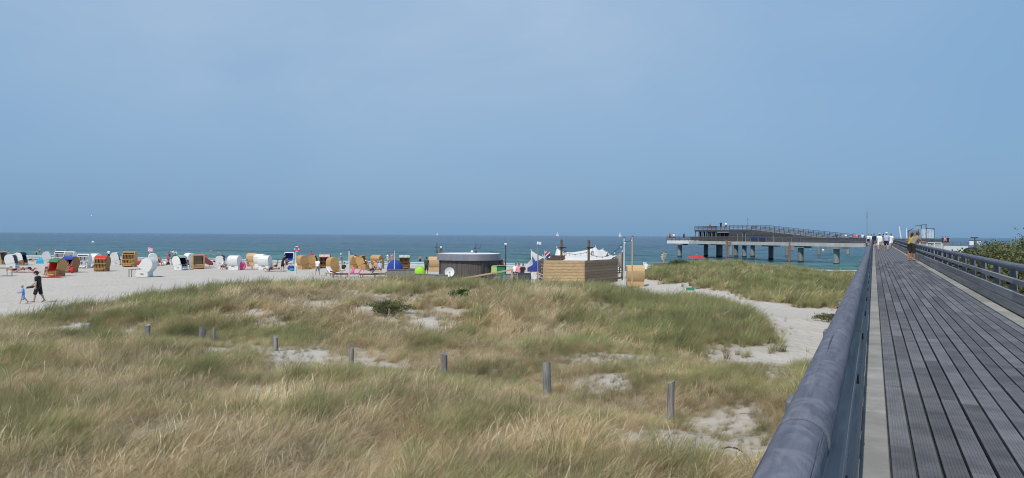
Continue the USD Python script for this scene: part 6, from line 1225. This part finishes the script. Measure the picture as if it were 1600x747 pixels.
beach(170, 405, 180, 'person in dark clothes standing behind the red awning chair', 1.72, {}, ('tshirt', 'cotton_white'), ('shorts', 'cloth_black'), 'hair_black'); beach(219, 433, 260, 'child by the brown table in front of the big leaning white chair', 1.25, {}, ('tshirt', 'cotton_pale_blue'), ('shorts', 'cloth_blue'), 'hair_brown', child=True)
beach(250, 415.5, 120, 'sunbather sitting on the sand right of the big leaning white chair', 1.7, SIT, None, ('shorts', 'cotton_pink'), 'hair_brown', 'skin_red'); beach(263, 414, 100, 'person in red standing left of the green striped awning chair', 1.70, dict(lean=14), ('tunic', 'cloth_red'), ('shorts', 'cloth_red'), 'hair_black'); beach(269.5, 414, 90, 'person in dark green bending beside the person in red', 1.6, dict(lean=40, ra=60, la=60), ('tshirt', 'cotton_darkgreen'), ('shorts', 'cloth_black'), 'hair_black')
beach(293, 421, 110, 'person sitting in the dark seat of the green striped awning chair', 1.6, SITCHAIR, ('tshirt', 'cloth_darkred'), ('shorts', 'cloth_black'), zoff=.1); beach(337, 414, 250, 'sunbather sitting left of the white chair with the dark raised awning', 1.7, SIT, None, ('shorts', 'cloth_navy'), 'hair_brown', 'skin_red')
beach(346.5, 421.5, 120, 'person in white kneeling before the dark raised awning chair, left of two', 1.7, KNEEL, ('tshirt', 'cotton_white'), ('shorts', 'cloth_black'), 'hair_black'); beach(354.5, 421, 250, 'person in pale clothes crouching before the dark raised awning chair, right of two', 1.7, CROUCH, ('tshirt', 'cotton_white'), ('shorts', 'cloth_grey'), 'hair_black')
beach(387.5, 421, 100, 'person sitting on the sand right of the pink ring', 1.6, SIT, ('bikini', 'cloth_pink'), ('bikini', 'cloth_pink'), 'hair_brown', 'skin_red', female=True); lying(425, 424.5, 80, 'sunbather lying on the grey striped towel left of the man in black', pose=dict(LIE, rt=42, rk=80)); beach(432, 422, 260, 'sunbather propped up behind the lying one, left of the man in black', 1.7, SIT, None, ('shorts', 'cloth_navy'), 'hair_brown', 'skin_red')
beach(441.5, 423.5, 60, 'man in black bending over bags left of the lifebuoy post', 1.80, dict(lean=24, ra=40, la=30, re=20, le=20, rt=8, lt=-8), ('tshirt', 'cloth_black'), ('long_shorts', 'cloth_black'), 'hair_black', detail=True); beach(448, 419, 200, 'person sitting in front of the chair with the blue inside', 1.6, SIT, ('tshirt', 'cloth_navy'), ('shorts', 'cloth_navy'), 'hair_brown', 'skin_red')
beach(486.5, 414, 180, 'person in a red top standing between the two tan hooded chairs', 1.75, {}, ('tunic', 'cloth_red'), ('shorts', 'cloth_black'), 'hair_black', 'skin_tan', female=True, long_hair=True); beach(496, 430.5, 0, 'person in white T-shirt and grey shorts standing at the grass edge', 1.62, WALK, ('tshirt', 'cotton_white'), ('long_shorts', 'cloth_grey'), 'hair_brown', 'skin_tan', detail=True)
beach(534.5, 419, 250, 'person in dark grey with a white hat right of the large tan chair', 1.7, dict(lean=12, ra=50, la=40), ('tshirt', 'cloth_grey'), ('shorts', 'cloth_grey'), 'hair_brown', hat=('sun_hat', 'cotton_white')); beach(536.5, 429.5, 200, 'person in black and white sitting in front of the large tan chair', 1.7, SIT, ('tshirt', 'cloth_black'), ('shorts', 'cotton_white'), 'hair_black'); beach(551, 433, 230, 'person in bright pink sitting beside the pink sun lounger', 1.5, SIT, ('tshirt', 'cloth_pink'), ('shorts', 'cloth_pink'), 'hair_brown')
beach(556, 417, 180, 'person in dark red sitting in the tan chair behind the light pole', 1.6, SITCHAIR, ('tshirt', 'cloth_darkred'), ('shorts', 'cloth_black')); beach(563.5, 412, 200, 'person in red and white standing between the tan chair pair', 1.7, {}, ('tshirt', 'cloth_red'), ('shorts', 'cotton_white'))
beach(586, 425, 210, 'sunbather sitting bare chested in front of the rounded tan chair', 1.72, SIT, None, ('shorts', 'cloth_navy'), 'hair_brown', 'skin_red'); beach(593.5, 426, 170, 'grey haired person in pale blue sitting right of the bare chested sunbather', 1.72, SIT, ('tshirt', 'cotton_pale_blue'), ('shorts', 'cloth_grey'), 'hair_grey'); lying(583, 432.5, 80, 'sunbather lying on the wooden lounger behind the grass crest', zoff=.38)
beach(606.5, 416, 240, 'person with white towel and black bag behind the blue beach tent', 1.72, dict(lean=10), ('tunic', 'cotton_white'), ('shorts', 'cloth_black'), 'hair_black'); beach(612.5, 413, 180, 'bare chested person standing behind the blue beach tent', 1.75, {}, None, ('shorts', 'cotton_pink'), 'hair_brown', 'skin_red')
beach(666.3, 430, 10, 'man in dark green T-shirt standing right of the lime pop up tent', 1.78, dict(ra=6, la=10), ('tshirt', 'cotton_darkgreen'), ('long_shorts', 'cotton_dark_olive'), 'hair_black', 'skin_tan', detail=True)
for px, d, col, lab, sk in ((776, 69, 'cloth_black', 'person with a dark top behind the green counter', 'skin_tan'), (785, 68, 'cotton_orange', 'person in orange standing right behind the green counter', 'skin_red')): person(stand(px, d) + [0, 0, .1], 200, lab, 1.72, {}, ('tshirt', col), ('shorts', 'cloth_navy'), 'hair_black', sk)
for px, d, col, lab in ((805, 66, 'cotton_white', 'guest in white sitting behind the grey low wall, left of three'), (810, 65.5, 'cotton_pink', 'guest in pink sitting behind the grey low wall, middle of three'), (816.5, 65.2, 'cloth_black', 'guest in black sitting behind the grey low wall, right of three')): person(stand(px, d) + [0, 0, .35], 200, lab, 1.72, SITCHAIR, ('tshirt', col), ('shorts', 'cloth_navy'), 'hair_brown', 'skin_red')
# bathers in the sea
GROUP = 'bathers in the shallow water'
for k, (px, py, lab, up) in enumerate(((8.5, 397, 'bather standing in the shallows at the left edge', .9), (14, 396.5, 'bather bending in the shallows at the left edge', .6), (57, 398.5, 'bather in the shallows left of the turquoise shelter, left of two', 1.15), (62, 395, 'bather in the shallows left of the turquoise shelter, right of two', 1.05), (86.5, 395.5, 'bather in the water above the green awning chair', 1.1), (102, 395.5, 'bather in the water above the blue awning chair', 1.1), (329.5, 394, 'bather in pink in the water right of the red parasol', .7), (341.5, 397, 'bather in the water above the chair with the dark raised awning', .75), (300, 399, 'bather deep in the water left of the red parasol', .5), (656.5, 408.5, 'bare chested bather in the water above the lime tent', 1.1))):
    g = ground(px, py); person((g[0], g[1], up - 1.72), 170 + 30 * (k % 3), lab, 1.72, dict(ra=20, la=15, rb=25, lb=25), None if k != 6 else ('bikini', 'cotton_pink'), ('shorts', 'cloth_navy'), 'hair_black' if k % 2 else 'hair_brown', 'skin_red')
print('prims', len(list(stage.Traverse())))
